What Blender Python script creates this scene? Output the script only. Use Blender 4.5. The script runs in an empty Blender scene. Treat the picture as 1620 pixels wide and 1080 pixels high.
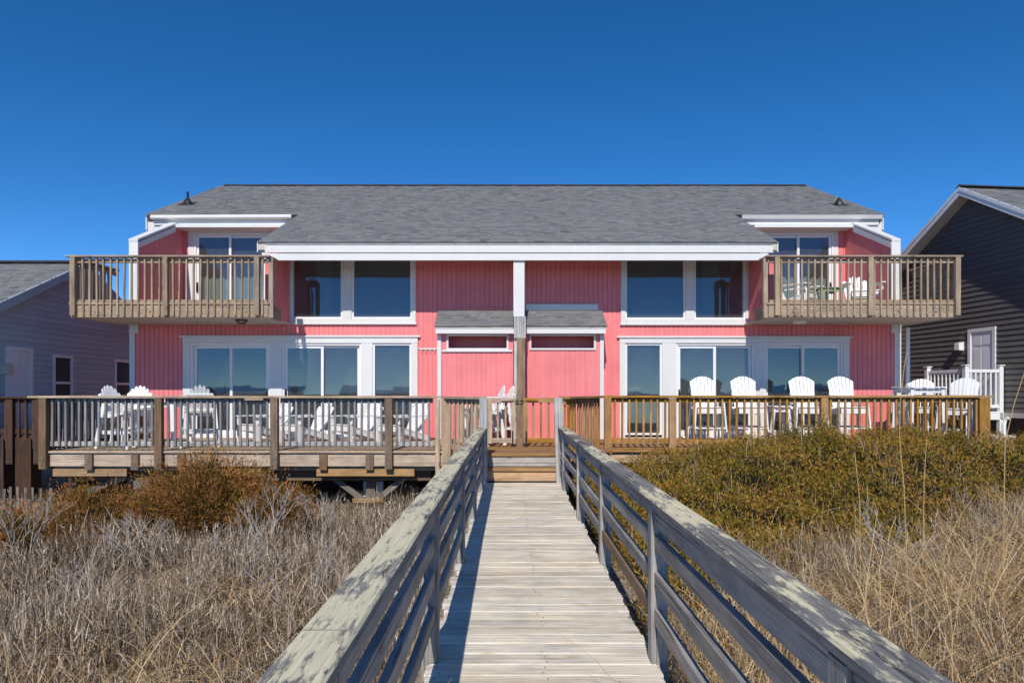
import bpy, math, random
import numpy as np
from mathutils import Vector, Matrix
random.seed(7); rng = np.random.default_rng(7)
scene = bpy.context.scene; C = scene.collection
R = math.radians
# ------------------------------------------------------------------ camera, sky, sun, exposure
EYE = 1.5; F = 1080.0; VX = 808.0; VY = 617.0            # eye height in metres; the photo's focal length and vanishing point (1620 px wide)
cam = bpy.data.cameras.new('camera'); cam_o = bpy.data.objects.new('camera', cam); C.objects.link(cam_o)
cam.sensor_width = 36.0; cam.lens = 24.0; cam.clip_start = 0.05; cam.clip_end = 9000
cam.shift_x = 2/1620; cam.shift_y = 77/1620
cam_o.location = (0, 0, EYE); cam_o.rotation_euler = (R(90), 0, 0); scene.camera = cam_o
LIGHT = Vector((0.135, 1.11, -1.0)).normalized()
SUN_EL = math.asin(-LIGHT.z); SUN_ROT = math.atan2(-LIGHT.x, -LIGHT.y)
world = bpy.data.worlds.new('World'); scene.world = world; world.use_nodes = True
wn = world.node_tree.nodes; wl = world.node_tree.links
sky = wn.new('ShaderNodeTexSky'); sky.sky_type = 'NISHITA'; sky.sun_disc = False
sky.sun_elevation = SUN_EL; sky.sun_rotation = SUN_ROT
sky.altitude = 0; sky.air_density = 0.42; sky.dust_density = 0.0; sky.ozone_density = 1.5
sat = wn.new('ShaderNodeHueSaturation'); sat.inputs['Saturation'].default_value = 1.33      # the whole dome alike: a clear, polarised sky
wl.new(sky.outputs[0], sat.inputs['Color']); wl.new(sat.outputs[0], wn['Background'].inputs[0]); wn['Background'].inputs[1].default_value = 0.15
sun = bpy.data.lights.new('sun', 'SUN'); sun.energy = 3.4; sun.angle = R(0.53); sun.color = (1.0, 0.935, 0.84)
sun_o = bpy.data.objects.new('sun', sun); C.objects.link(sun_o)
sun_o.rotation_euler = LIGHT.to_track_quat('-Z', 'Y').to_euler(); sun_o.location = (-3, -25, 30)
vs = scene.view_settings
vs.view_transform = 'Standard'; vs.look = 'None'; vs.gamma = 1.0; vs.use_curve_mapping = False; vs.exposure = 0.33

# ------------------------------------------------------------------ helpers
def X(px, d): return (px - VX) * d / F
def Z(py, d): return EYE + (VY - py) * d / F
WM = {}
def put(o, M, parent=None):
    WM[o] = M
    if parent is not None:
        o.parent = parent; o.matrix_basis = WM[parent].inverted() @ M
    else:
        o.matrix_basis = M
    return o
def tag(o, label=None, cat=None, group=None, kind=None):
    if label: o['label'] = label
    if cat: o['category'] = cat
    if group: o['group'] = group
    if kind: o['kind'] = kind
    return o
def thing(name, label, cat, loc=(0, 0, 0), rotz=0.0, group=None, kind=None):
    o = bpy.data.objects.new(name, None); C.objects.link(o); o.empty_display_size = 0.2
    put(o, Matrix.Translation(loc) @ Matrix.Rotation(rotz, 4, 'Z'))
    return tag(o, label, cat, group, kind)
def link_mesh(name, me, M, parent):
    o = bpy.data.objects.new(name, me); C.objects.link(o); return put(o, M, parent)
def mesh_from(name, verts, faces, mat):
    me = bpy.data.meshes.new(name); me.from_pydata([tuple(v) for v in verts], [], faces); me.update()
    if mat: me.materials.append(mat)
    return me
def solid(name, verts, faces, mat, parent=None, local=None):
    """world-space verts -> object whose origin is the middle of its base; local = matrix the verts live in"""
    vs_ = [Vector(v) for v in verts]
    if local is not None: vs_ = [local @ v for v in vs_]
    lo = [min(v[i] for v in vs_) for i in range(3)]; hi = [max(v[i] for v in vs_) for i in range(3)]
    c = Vector(((lo[0]+hi[0])/2, (lo[1]+hi[1])/2, lo[2]))
    return link_mesh(name, mesh_from(name, [v - c for v in vs_], faces, mat), Matrix.Translation(c), parent)
PC = {}
def prism(L, w, t, mat, ch):
    k = (round(L, 3), round(w, 4), round(t, 4), mat.name, round(ch, 4))
    if k in PC: return PC[k]
    a, b = w/2, t/2; c = min(ch, a*0.6, b*0.6)
    sec = [(-a+c, -b), (a-c, -b), (a, -b+c), (a, b-c), (a-c, b), (-a+c, b), (-a, b-c), (-a, -b+c)]
    v = [(-L/2, y, z) for y, z in sec] + [(L/2, y, z) for y, z in sec]
    f = [(i, i+8, (i+1) % 8+8, (i+1) % 8) for i in range(8)] + [tuple(range(8)), tuple(range(15, 7, -1))]
    f = [tuple(reversed(q)) for q in f]
    PC[k] = mesh_from('board', v, f, mat); return PC[k]
def board(name, a, b, w, t, mat, parent, up=(0, 0, 1), ch=0.004):
    """a plank from a to b: w across, t along `up`; its own X axis runs along the grain"""
    a = Vector(a); b = Vector(b); x = (b - a); L = x.length; x.normalize()
    z = Vector(up); z = (z - x*z.dot(x)).normalized(); y = z.cross(x)
    M = Matrix((x, y, z)).transposed().to_4x4(); M.translation = (a + b)/2
    return link_mesh(name, prism(L, w, t, mat, ch), M, parent)
class MB:
    def __init__(s): s.v = []; s.f = []
    def quad(s, *p):
        n = len(s.v); s.v += [Vector(q) for q in p]; s.f.append(tuple(range(n, n+len(p)))); return s
    def box(s, x0, x1, y0, y1, z0, z1):
        n = len(s.v)
        s.v += [Vector((x, y, z)) for z in (z0, z1) for y in (y0, y1) for x in (x0, x1)]
        s.f += [tuple(n+i for i in q) for q in ((0, 2, 3, 1), (4, 5, 7, 6), (0, 1, 5, 4), (2, 6, 7, 3), (0, 4, 6, 2), (1, 3, 7, 5))]
        return s
    def prismy(s, poly, d):                      # polygon extruded along vector d
        n = len(s.v); k = len(poly); d = Vector(d)
        s.v += [Vector(p) for p in poly] + [Vector(p) + d for p in poly]
        s.f += [tuple(range(n, n+k)), tuple(range(n+2*k-1, n+k-1, -1))]
        s.f += [(n+i, n+k+i, n+k+(i+1) % k, n+(i+1) % k) for i in range(k)]
        return s
    def tube(s, pts, r, seg=8):
        pts = [Vector(p) for p in pts]; rr = r if isinstance(r, (list, tuple)) else [r]*len(pts); base = len(s.v)
        for i, p in enumerate(pts):
            t = (pts[min(i+1, len(pts)-1)] - pts[max(i-1, 0)]).normalized()
            u = t.cross(Vector((0.31, 0.2, 1)) if abs(t.z) < 0.9 else Vector((1, 0.1, 0))).normalized(); w = t.cross(u)
            s.v += [p + (u*math.cos(2*math.pi*k/seg) + w*math.sin(2*math.pi*k/seg))*rr[i] for k in range(seg)]
        for i in range(len(pts)-1):
            for k in range(seg):
                a = base+i*seg+k; b = base+i*seg+(k+1) % seg; s.f.append((a, b, b+seg, a+seg))
        s.f += [tuple(base+k for k in range(seg))[::-1], tuple(base+(len(pts)-1)*seg+k for k in range(seg))]
        return s
    def build(s, name, mat, parent=None, local=None): return solid(name, s.v, s.f, mat, parent, local)
def children_of(o): return [c for c in CH.get(o, [])]
def copy_tree(root, loc, rotz, scale=1.0):
    def rec(o, parent):
        c = o.copy(); C.objects.link(c); c.parent = parent
        for ch in o.children: rec(ch, c)
        return c
    r = rec(root, None)
    r.matrix_basis = Matrix.Translation(loc) @ Matrix.Rotation(rotz, 4, 'Z') @ Matrix.Scale(scale, 4)
    return r

# ------------------------------------------------------------------ materials
def nodes(name):
    m = bpy.data.materials.new(name); m.use_nodes = True; nt = m.node_tree
    return m, nt, nt.nodes, nt.links, nt.nodes['Principled BSDF']
def col(c): return (c[0], c[1], c[2], 1.0)
def ramp(N, stops, interp='LINEAR'):
    r = N.new('ShaderNodeValToRGB'); cr = r.color_ramp; cr.interpolation = interp
    while len(cr.elements) < len(stops): cr.elements.new(0.5)
    for e, (p, c) in zip(cr.elements, stops): e.position = p; e.color = col(c) if len(c) == 3 else c
    return r
def mix(N, Lk, fac, a, b, mode='MIX'):
    m = N.new('ShaderNodeMix'); m.data_type = 'RGBA'; m.blend_type = mode
    for sock, v in ((m.inputs[0], fac), (m.inputs[6], a), (m.inputs[7], b)):
        if hasattr(v, 'links'): Lk.new(v, sock)
        elif isinstance(v, (int, float)): sock.default_value = v
        else: sock.default_value = col(v)
    return m.outputs[2]
def noise(N, Lk, vec, scale, detail=4, rough=0.55, dist=0.0):
    n = N.new('ShaderNodeTexNoise'); n.inputs['Scale'].default_value = scale; n.inputs['Detail'].default_value = detail
    n.inputs['Roughness'].default_value = rough; n.inputs['Distortion'].default_value = dist
    if vec is not None: Lk.new(vec, n.inputs['Vector'])
    return n.outputs['Fac']
def mapped(N, Lk, vec, sc):
    m = N.new('ShaderNodeMapping'); m.inputs['Scale'].default_value = sc; Lk.new(vec, m.inputs['Vector']); return m.outputs[0]
def mathn(N, Lk, op, a, b=None):
    m = N.new('ShaderNodeMath'); m.operation = op
    for i, v in enumerate((a, b)):
        if v is None: continue
        if hasattr(v, 'links'): Lk.new(v, m.inputs[i])
        else: m.inputs[i].default_value = v
    return m.outputs[0]
def bump(N, Lk, P, h, strength, dist=0.004):
    b = N.new('ShaderNodeBump'); b.inputs['Strength'].default_value = strength; b.inputs['Distance'].default_value = dist
    Lk.new(h, b.inputs['Height']); Lk.new(b.outputs[0], P.inputs['Normal'])
def wood(name, light, mid, dark, vary=0.25, flakes=None, flake_cut=0.5, knots=0.55, rough=0.85, grain=1.0, cracks=0.5):
    m, nt, N, Lk, P = nodes(name)
    tc = N.new('ShaderNodeTexCoord'); oi = N.new('ShaderNodeObjectInfo')
    off = N.new('ShaderNodeVectorMath'); off.operation = 'MULTIPLY_ADD'
    cmb = N.new('ShaderNodeCombineXYZ')
    for i, k in enumerate((71.0, 37.0, 53.0)): Lk.new(mathn(N, Lk, 'MULTIPLY', oi.outputs['Random'], k), cmb.inputs[i])
    add = N.new('ShaderNodeVectorMath'); add.operation = 'ADD'; Lk.new(tc.outputs['Object'], add.inputs[0]); Lk.new(cmb.outputs[0], add.inputs[1])
    v = add.outputs[0]
    fine = noise(N, Lk, mapped(N, Lk, v, (1.2, 34*grain, 34*grain)), 3.2, 6, 0.6, 0.7)
    broad = noise(N, Lk, mapped(N, Lk, v, (0.9, 5, 5)), 2.0, 4, 0.6, 0.3)
    blot = noise(N, Lk, v, 3.1, 5, 0.65)
    r1 = ramp(N, [(0.28, dark), (0.47, mid), (0.68, light)]); Lk.new(fine, r1.inputs[0])
    r2 = ramp(N, [(0.30, dark), (0.52, mid), (0.75, light)]); Lk.new(broad, r2.inputs[0])
    c = mix(N, Lk, 0.5, r1.outputs[0], r2.outputs[0])
    vor = N.new('ShaderNodeTexVoronoi'); vor.inputs['Scale'].default_value = 1.0
    Lk.new(mapped(N, Lk, v, (2.2, 7, 7)), vor.inputs['Vector'])
    kn = ramp(N, [(0.05, (knots, knots*0.85, knots*0.7)), (0.16, (1, 1, 1))]); Lk.new(vor.outputs['Distance'], kn.inputs[0])
    c = mix(N, Lk, 0.9, c, kn.outputs[0], 'MULTIPLY')
    bl = ramp(N, [(0.3, (0.72, 0.74, 0.78)), (0.6, (1.08, 1.05, 1.0))]); Lk.new(blot, bl.inputs[0])
    c = mix(N, Lk, 0.8, c, bl.outputs[0], 'MULTIPLY')
    ck = noise(N, Lk, mapped(N, Lk, v, (0.55, 42*grain, 42*grain)), 2.0, 3, 0.5, 0.35)            # drying checks along the grain
    ckr = ramp(N, [(0.33, (1-cracks, 1-cracks, 1-cracks)), (0.44, (1, 1, 1))]); Lk.new(ck, ckr.inputs[0])
    c = mix(N, Lk, 1.0, c, ckr.outputs[0], 'MULTIPLY')
    hsv = N.new('ShaderNodeHueSaturation'); Lk.new(c, hsv.inputs['Color'])
    val = N.new('ShaderNodeMapRange'); Lk.new(oi.outputs['Random'], val.inputs[0]); val.inputs[3].default_value = 1-vary; val.inputs[4].default_value = 1+vary
    Lk.new(val.outputs[0], hsv.inputs['Value'])
    sv = N.new('ShaderNodeMapRange'); Lk.new(mathn(N, Lk, 'FRACT', mathn(N, Lk, 'MULTIPLY', oi.outputs['Random'], 17.3)), sv.inputs[0])
    sv.inputs[3].default_value = 0.85; sv.inputs[4].default_value = 1.15; Lk.new(sv.outputs[0], hsv.inputs['Saturation'])
    c = hsv.outputs[0]
    if flakes:                                     # old lichen and paint left on upper faces
        g = N.new('ShaderNodeNewGeometry'); sx = N.new('ShaderNodeSeparateXYZ'); Lk.new(g.outputs['Normal'], sx.inputs[0])
        upm = ramp(N, [(0.35, (0, 0, 0)), (0.6, (1, 1, 1))]); Lk.new(sx.outputs[2], upm.inputs[0])
        fl = noise(N, Lk, mapped(N, Lk, v, (3.2, 15, 15)), 1.6, 12, 0.74, 0.15)
        fb = noise(N, Lk, v, 1.1, 3, 0.5)
        sm = mathn(N, Lk, 'ADD', fl, mathn(N, Lk, 'MULTIPLY', fb, 0.7))
        fr = ramp(N, [(flake_cut, (0, 0, 0)), (flake_cut+0.05, (1, 1, 1))]); Lk.new(mathn(N, Lk, 'MULTIPLY', sm, 0.62), fr.inputs[0])
        k = mathn(N, Lk, 'MULTIPLY', fr.outputs[0], upm.outputs[0])
        fc = ramp(N, [(0.3, tuple(q*0.72 for q in flakes)), (0.7, flakes)]); Lk.new(fine, fc.inputs[0])
        c = mix(N, Lk, k, c, fc.outputs[0])
    Lk.new(c, P.inputs['Base Color']); P.inputs['Roughness'].default_value = rough; P.inputs['Specular IOR Level'].default_value = 0.25
    bump(N, Lk, P, mathn(N, Lk, 'ADD', fine, ckr.outputs[0]), 0.6, 0.004)
    return m
def paint(name, c, vary=0.06, rough=0.55, dirt=0.25, scale=2.0, spec=0.35):
    m, nt, N, Lk, P = nodes(name)
    tc = N.new('ShaderNodeTexCoord'); oi = N.new('ShaderNodeObjectInfo')
    n1 = noise(N, Lk, tc.outputs['Object'], scale, 6, 0.65)
    n2 = noise(N, Lk, mapped(N, Lk, tc.outputs['Object'], (9, 9, 0.7)), 1.3, 5, 0.6)
    r1 = ramp(N, [(0.32, tuple(q*(1-dirt) for q in c)), (0.6, c)]); Lk.new(n1, r1.inputs[0])
    r2 = ramp(N, [(0.3, (1-dirt*0.6, 1-dirt*0.7, 1-dirt*0.8)), (0.55, (1, 1, 1))]); Lk.new(n2, r2.inputs[0])
    cc = mix(N, Lk, 1.0, r1.outputs[0], r2.outputs[0], 'MULTIPLY')
    hsv = N.new('ShaderNodeHueSaturation'); Lk.new(cc, hsv.inputs['Color'])
    val = N.new('ShaderNodeMapRange'); Lk.new(oi.outputs['Random'], val.inputs[0]); val.inputs[3].default_value = 1-vary; val.inputs[4].default_value = 1+vary*0.5
    Lk.new(val.outputs[0], hsv.inputs['Value'])
    Lk.new(hsv.outputs[0], P.inputs['Base Color']); P.inputs['Roughness'].default_value = rough; P.inputs['Specular IOR Level'].default_value = spec
    bump(N, Lk, P, noise(N, Lk, tc.outputs['Object'], 60, 3), 0.08, 0.002)
    return m
def by_attr(name, stops, rough=0.9, trans=0.0, spec=0.15, nscale=0, interp='LINEAR'):
    """colour picked by each blade's, leaf's or shingle's own random number"""
    m, nt, N, Lk, P = nodes(name)
    a = N.new('ShaderNodeAttribute'); a.attribute_name = 'rnd'
    r = ramp(N, stops, interp); Lk.new(a.outputs['Fac'], r.inputs[0]); c = r.outputs[0]
    if nscale:
        tc = N.new('ShaderNodeTexCoord')
        q = ramp(N, [(0.3, (0.62, 0.62, 0.62)), (0.7, (1.25, 1.25, 1.25))]); Lk.new(noise(N, Lk, tc.outputs['Object'], nscale, 3), q.inputs[0])
        c = mix(N, Lk, 1.0, c, q.outputs[0], 'MULTIPLY')
    Lk.new(c, P.inputs['Base Color']); P.inputs['Roughness'].default_value = rough; P.inputs['Specular IOR Level'].default_value = spec
    if trans:
        t = N.new('ShaderNodeBsdfTranslucent'); Lk.new(c, t.inputs[0]); ms = N.new('ShaderNodeMixShader'); ms.inputs[0].default_value = trans
        Lk.new(P.outputs[0], ms.inputs[1]); Lk.new(t.outputs[0], ms.inputs[2]); Lk.new(ms.outputs[0], N['Material Output'].inputs[0])
    return m
M = {}
M['walk'] = wood('weathered_walk_plank', (0.84, 0.79, 0.69), (0.71, 0.65, 0.545), (0.36, 0.27, 0.18), 0.10, knots=0.75, cracks=0.35)
M['rail'] = wood('grey_rail_wood', (0.50, 0.475, 0.44), (0.365, 0.34, 0.315), (0.15, 0.135, 0.125), 0.18, knots=0.5, cracks=0.72)
M['cap'] = wood('lichened_cap_wood', (0.30, 0.29, 0.27), (0.19, 0.185, 0.18), (0.07, 0.068, 0.068), 0.1, flakes=(0.76, 0.69, 0.46), flake_cut=0.525, cracks=0.7)
M['cap_pale'] = wood('pale_lichened_cap_wood', (0.33, 0.32, 0.29), (0.22, 0.21, 0.20), (0.08, 0.078, 0.075), 0.1, flakes=(0.72, 0.66, 0.46), flake_cut=0.475, cracks=0.6)
M['greypost'] = wood('bleached_post', (0.60, 0.59, 0.58), (0.50, 0.49, 0.48), (0.31, 0.30, 0.30), 0.1)
M['tan'] = wood('tan_rail_board', (0.36, 0.25, 0.155), (0.29, 0.19, 0.11), (0.15, 0.09, 0.05), 0.1)
M['old'] = wood('old_deck_wood', (0.60, 0.48, 0.35), (0.46, 0.35, 0.245), (0.23, 0.155, 0.10), 0.16)
M['oldpost'] = wood('brown_post_wood', (0.28, 0.195, 0.13), (0.205, 0.14, 0.09), (0.10, 0.065, 0.042), 0.12)
M['oldbal'] = wood('grey_baluster_wood', (0.34, 0.325, 0.32), (0.26, 0.25, 0.25), (0.15, 0.14, 0.14), 0.16, knots=0.8)
M['oldrail'] = wood('bleached_rail_wood', (0.55, 0.53, 0.51), (0.45, 0.43, 0.41), (0.27, 0.25, 0.23), 0.08)
M['gold'] = wood('golden_new_wood', (0.53, 0.305, 0.11), (0.405, 0.22, 0.07), (0.205, 0.10, 0.032), 0.14)
M['golddeck'] = wood('golden_deck_plank', (0.40, 0.245, 0.13), (0.30, 0.175, 0.088), (0.16, 0.085, 0.042), 0.14)
M['beam'] = wood('yellow_beam_wood', (0.52, 0.33, 0.16), (0.42, 0.255, 0.115), (0.25, 0.14, 0.06), 0.1)
M['peach'] = wood('peach_new_wood', (0.72, 0.52, 0.36), (0.62, 0.42, 0.27), (0.38, 0.23, 0.13), 0.08)
M['balc'] = wood('balcony_wood', (0.48, 0.38, 0.28), (0.37, 0.285, 0.205), (0.18, 0.13, 0.09), 0.16)
M['darkwood'] = wood('dark_stained_wood', (0.115, 0.07, 0.048), (0.08, 0.048, 0.034), (0.04, 0.025, 0.02), 0.15)
M['fence'] = wood('grey_fence_slat', (0.30, 0.27, 0.24), (0.22, 0.19, 0.165), (0.11, 0.09, 0.08), 0.25)
M['pink'] = paint('pink_siding_paint', (0.86, 0.25, 0.258), 0.02, 0.6, 0.16, 0.9)
M['white'] = paint('white_trim_paint', (0.73, 0.73, 0.715), 0.03, 0.5, 0.06, 1.2)
M['chair'] = paint('white_chair_paint', (0.83, 0.83, 0.82), 0.05, 0.45, 0.06, 5.0)
M['vinyl'] = paint('white_vinyl', (0.82, 0.82, 0.82), 0.02, 0.35, 0.04, 3.0)
M['lav'] = paint('grey_lap_siding', (0.45, 0.55, 0.60), 0.06, 0.6, 0.08, 1.5)
M['char'] = paint('charcoal_lap_siding', (0.15, 0.138, 0.125), 0.08, 0.65, 0.12, 1.5)
M['soffit'] = paint('beige_soffit', (0.58, 0.53, 0.47), 0.03, 0.7, 0.12, 1.5)
M['black'] = paint('black_metal', (0.02, 0.02, 0.022), 0.05, 0.45, 0.1)
M['ridge'] = paint('dark_ridge_vent', (0.045, 0.045, 0.05), 0.05, 0.85, 0.2)
M['metal'] = paint('galvanised_metal', (0.38, 0.38, 0.38), 0.05, 0.45, 0.3); M['metal'].node_tree.nodes['Principled BSDF'].inputs['Metallic'].default_value = 0.7
M['green'] = paint('sage_green_paint', (0.24, 0.36, 0.22), 0.03, 0.5, 0.1)
M['hose'] = paint('yellow_green_rubber', (0.52, 0.62, 0.06), 0.02, 0.4, 0.1)
M['inner'] = paint('interior_plaster', (0.70, 0.68, 0.65), 0.02, 0.9, 0.05)
M['innerfloor'] = paint('interior_floor', (0.20, 0.15, 0.11), 0.02, 0.6, 0.2)
M['curtain'] = paint('sage_lace_curtain', (0.50, 0.60, 0.53), 0.02, 0.95, 0.25, 14.0)
M['shade'] = paint('pale_blind_cloth', (0.46, 0.55, 0.50), 0.02, 0.95, 0.1, 3.0)
M['lamp'] = paint('cream_lamp_shade', (0.62, 0.58, 0.50), 0.02, 0.9, 0.1)
M['sofa'] = paint('dark_sofa_cloth', (0.12, 0.15, 0.17), 0.1, 0.9, 0.2)
M['block'] = paint('grey_block_wall', (0.20, 0.20, 0.22), 0.05, 0.9, 0.3)
M['cable'] = paint('grey_cable', (0.25, 0.25, 0.27), 0.02, 0.6, 0.1)
shst = [(0.0, (0.095, 0.10, 0.108)), (0.25, (0.155, 0.161, 0.172)), (0.5, (0.185, 0.19, 0.195)), (0.72, (0.225, 0.218, 0.208)), (0.88, (0.175, 0.194, 0.222)), (1.0, (0.29, 0.285, 0.275))]
M['shingle'] = by_attr('grey_shingle', shst, 0.95, nscale=0, spec=0.1)
def glass(name, tint, refl):
    m, nt, N, Lk, P = nodes(name); N.remove(P)
    t = N.new('ShaderNodeBsdfTransparent'); t.inputs[0].default_value = col(tint)
    g = N.new('ShaderNodeBsdfGlossy'); g.inputs['Roughness'].default_value = 0.012; g.inputs[0].default_value = (0.62, 0.86, 1.0, 1)
    lw = N.new('ShaderNodeLayerWeight'); lw.inputs[0].default_value = 0.5; tc = N.new('ShaderNodeTexCoord')
    fac = mathn(N, Lk, 'ADD', mathn(N, Lk, 'MULTIPLY', mathn(N, Lk, 'POWER', lw.outputs['Facing'], 5.0), 0.8), 0.04+refl)
    b = N.new('ShaderNodeBump'); b.inputs['Strength'].default_value = 0.03; b.inputs['Distance'].default_value = 0.02
    Lk.new(noise(N, Lk, tc.outputs['Object'], 1.6, 2), b.inputs['Height']); Lk.new(b.outputs[0], g.inputs['Normal'])
    ms = N.new('ShaderNodeMixShader'); Lk.new(fac, ms.inputs[0]); Lk.new(t.outputs[0], ms.inputs[1]); Lk.new(g.outputs[0], ms.inputs[2])
    sf = N.new('ShaderNodeBsdfDiffuse'); sf.inputs[0].default_value = (0.75, 0.78, 0.78, 1)      # pale haze added over the glass to lift its brightness
    sr = N.new('ShaderNodeMapRange'); Lk.new(noise(N, Lk, tc.outputs['Object'], 2.3, 6, 0.65), sr.inputs[0]); sr.inputs[1].default_value = 0.3; sr.inputs[2].default_value = 0.75; sr.inputs[3].default_value = 0.03; sr.inputs[4].default_value = 0.075
    m2 = N.new('ShaderNodeMixShader'); Lk.new(sr.outputs[0], m2.inputs[0]); Lk.new(ms.outputs[0], m2.inputs[1]); Lk.new(sf.outputs[0], m2.inputs[2])
    Lk.new(m2.outputs[0], N['Material Output'].inputs[0]); return m
M['glass'] = glass('coated_window_glass', (0.55, 0.60, 0.58), 0.06)
def sand_mat():
    m, nt, N, Lk, P = nodes('dune_sand')
    tc = N.new('ShaderNodeTexCoord'); o = tc.outputs['Object']
    r = ramp(N, [(0.3, (0.30, 0.25, 0.19)), (0.5, (0.42, 0.365, 0.29)), (0.7, (0.52, 0.465, 0.385))]); Lk.new(noise(N, Lk, o, 2.2, 8, 0.7), r.inputs[0])
    l = ramp(N, [(0.42, (0.45, 0.36, 0.27)), (0.58, (1, 1, 1))]); Lk.new(noise(N, Lk, o, 14, 5, 0.7), l.inputs[0])
    Lk.new(mix(N, Lk, 0.7, r.outputs[0], l.outputs[0], 'MULTIPLY'), P.inputs['Base Color']); P.inputs['Roughness'].default_value = 0.95
    bump(N, Lk, P, noise(N, Lk, o, 9, 8, 0.7), 0.6, 0.05); return m
M['sand'] = sand_mat()
def sea_mat():
    m, nt, N, Lk, P = nodes('sea_water'); tc = N.new('ShaderNodeTexCoord')
    P.inputs['Base Color'].default_value = (0.02, 0.06, 0.075, 1); P.inputs['Roughness'].default_value = 0.2
    bump(N, Lk, P, noise(N, Lk, tc.outputs['Object'], 0.35, 6, 0.6), 1.0, 0.4); return m
M['sea'] = sea_mat()
# ------------------------------------------------------------------ ground and sea
def sm(a, b, t):
    t = np.clip((t - a)/(b - a), 0, 1); return t*t*(3 - 2*t)
def ground_z(x, y):
    x = np.asarray(x, float); y = np.asarray(y, float)
    z = -0.78 + 0.38*sm(-1.6, -0.2, x) + 0.12*sm(2.5, 6, x)*sm(3, 8, y) - 0.30*sm(10.5, 13, y)*sm(-2, 1, x)
    z = z + 0.05*np.sin(x*1.3 + y*0.7) + 0.04*np.sin(x*0.6 - y*1.9 + 1)
    z = z - 2.6*sm(-6, -45, y)*(y < -6) - 0.02*np.clip(-45 - y, 0, 60)
    return z
def axis(lo, hi, fine0, fine1, step):
    a = [fine0]; s = step
    b = list(np.arange(fine0, fine1+1e-6, step)); l = []; p = fine0
    while p > lo: s *= 1.35; p -= s; l.append(max(p, lo))
    s = step; p = fine1; h = []
    while p < hi: s *= 1.35; p += s; h.append(min(p, hi))
    return np.array(l[::-1] + b + h)
gx = axis(-900, 900, -15, 15, 0.4); gy = axis(-78, 2500, -4, 16, 0.4)
GX, GY = np.meshgrid(gx, gy); GZ = ground_z(GX, GY); nx, ny = len(gx), len(gy)
gf = [(j*nx+i, j*nx+i+1, (j+1)*nx+i+1, (j+1)*nx+i) for j in range(ny-1) for i in range(nx-1)]
g_o = link_mesh('ground', mesh_from('ground', np.stack([GX, GY, GZ], -1).reshape(-1, 3), gf, M['sand']), Matrix.Identity(4), None)
for p in g_o.data.polygons: p.use_smooth = True
tag(g_o, kind='structure')
s_o = link_mesh('sea', mesh_from('sea', [(-5000, -7000, -3.75), (5000, -7000, -3.75), (5000, -70, -3.75), (-5000, -70, -3.75)], [(0, 1, 2, 3)], M['sea']), Matrix.Identity(4), None)
tag(s_o, kind='structure')

# ------------------------------------------------------------------ wall, shingle and window builders
def cut(a, b, holes):
    iv = [(a, b)]
    for h0, h1 in holes:
        nv = []
        for p, q in iv:
            if h1 <= p or h0 >= q: nv.append((p, q)); continue
            if h0 > p: nv.append((p, h0))
            if h1 < q: nv.append((h1, q))
        iv = nv
    return iv
def grooved_wall(name, O, u, n, length, z0, ztop, mat, parent, holes=(), pitch=0.1067, depth=0.014, gap=0.012, thick=0.12, phase=0.0):
    """vertical grooved siding: every board stands proud of a recessed backing"""
    O = Vector(O); u = Vector(u); n = Vector(n); zt = ztop if callable(ztop) else (lambda s: ztop)
    cuts = {0.0, length}
    k = phase
    while k < length: cuts.add(round(k, 4)); k += pitch
    for h in holes: cuts |= {max(0, min(length, h[0])), max(0, min(length, h[1]))}
    cuts = sorted(cuts); grooves = {round(phase + i*pitch, 4) for i in range(int(length/pitch)+2)}
    v = []; f = []
    def P(s, z, d): return O + u*s + n*d + Vector((0, 0, z))
    def q(*p):
        m = len(v); v.extend(p); f.append(tuple(range(m, m+len(p))))
    for a, b in zip(cuts[:-1], cuts[1:]):
        if b - a < 1e-4: continue
        mid = (a+b)/2; hs = [(h[2], h[3]) for h in holes if h[0] < mid < h[1]]
        ga = gap/2 if round(a, 4) in grooves and a > 0 else 0; gb = gap/2 if round(b, 4) in grooves and b < length else 0
        top = min(zt(a), zt(b)); tmax = max(zt(a), zt(b))
        for p, r in cut(z0, tmax, hs):
            ra, rb = (zt(a), zt(b)) if r == tmax else (r, r)
            if b - gb - a - ga > 0.002:
                q(P(a+ga, p, 0), P(b-gb, p, 0), P(b-gb, rb, 0), P(a+ga, ra, 0))
                q(P(a+ga, p, -depth), P(a+ga, p, 0), P(a+ga, ra, 0), P(a+ga, ra, -depth))
                q(P(b-gb, p, 0), P(b-gb, p, -depth), P(b-gb, rb, -depth), P(b-gb, rb, 0))
            q(P(a, p, -depth), P(b, p, -depth), P(b, rb, -depth), P(a, ra, -depth))
            q(P(b, p, -thick), P(a, p, -thick), P(a, ra, -thick), P(b, rb, -thick))
            q(P(a, p, -thick), P(b, p, -thick), P(b, p, 0), P(a, p, 0)); q(P(a, ra, 0), P(b, rb, 0), P(b, rb, -thick), P(a, ra, -thick))
    q(P(0, z0, -thick), P(0, z0, 0), P(0, zt(0), 0), P(0, zt(0), -thick)); q(P(length, z0, 0), P(length, z0, -thick), P(length, zt(length), -thick), P(length, zt(length), 0))
    if u.cross(n).z > 0: f = [tuple(reversed(k)) for k in f]
    return solid(name, v, f, mat, parent)
def set_rnd(me, vals, domain='FACE'):
    a = me.attributes.new('rnd', 'FLOAT', domain); a.data.foreach_set('value', np.asarray(vals, dtype=np.float32))
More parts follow.
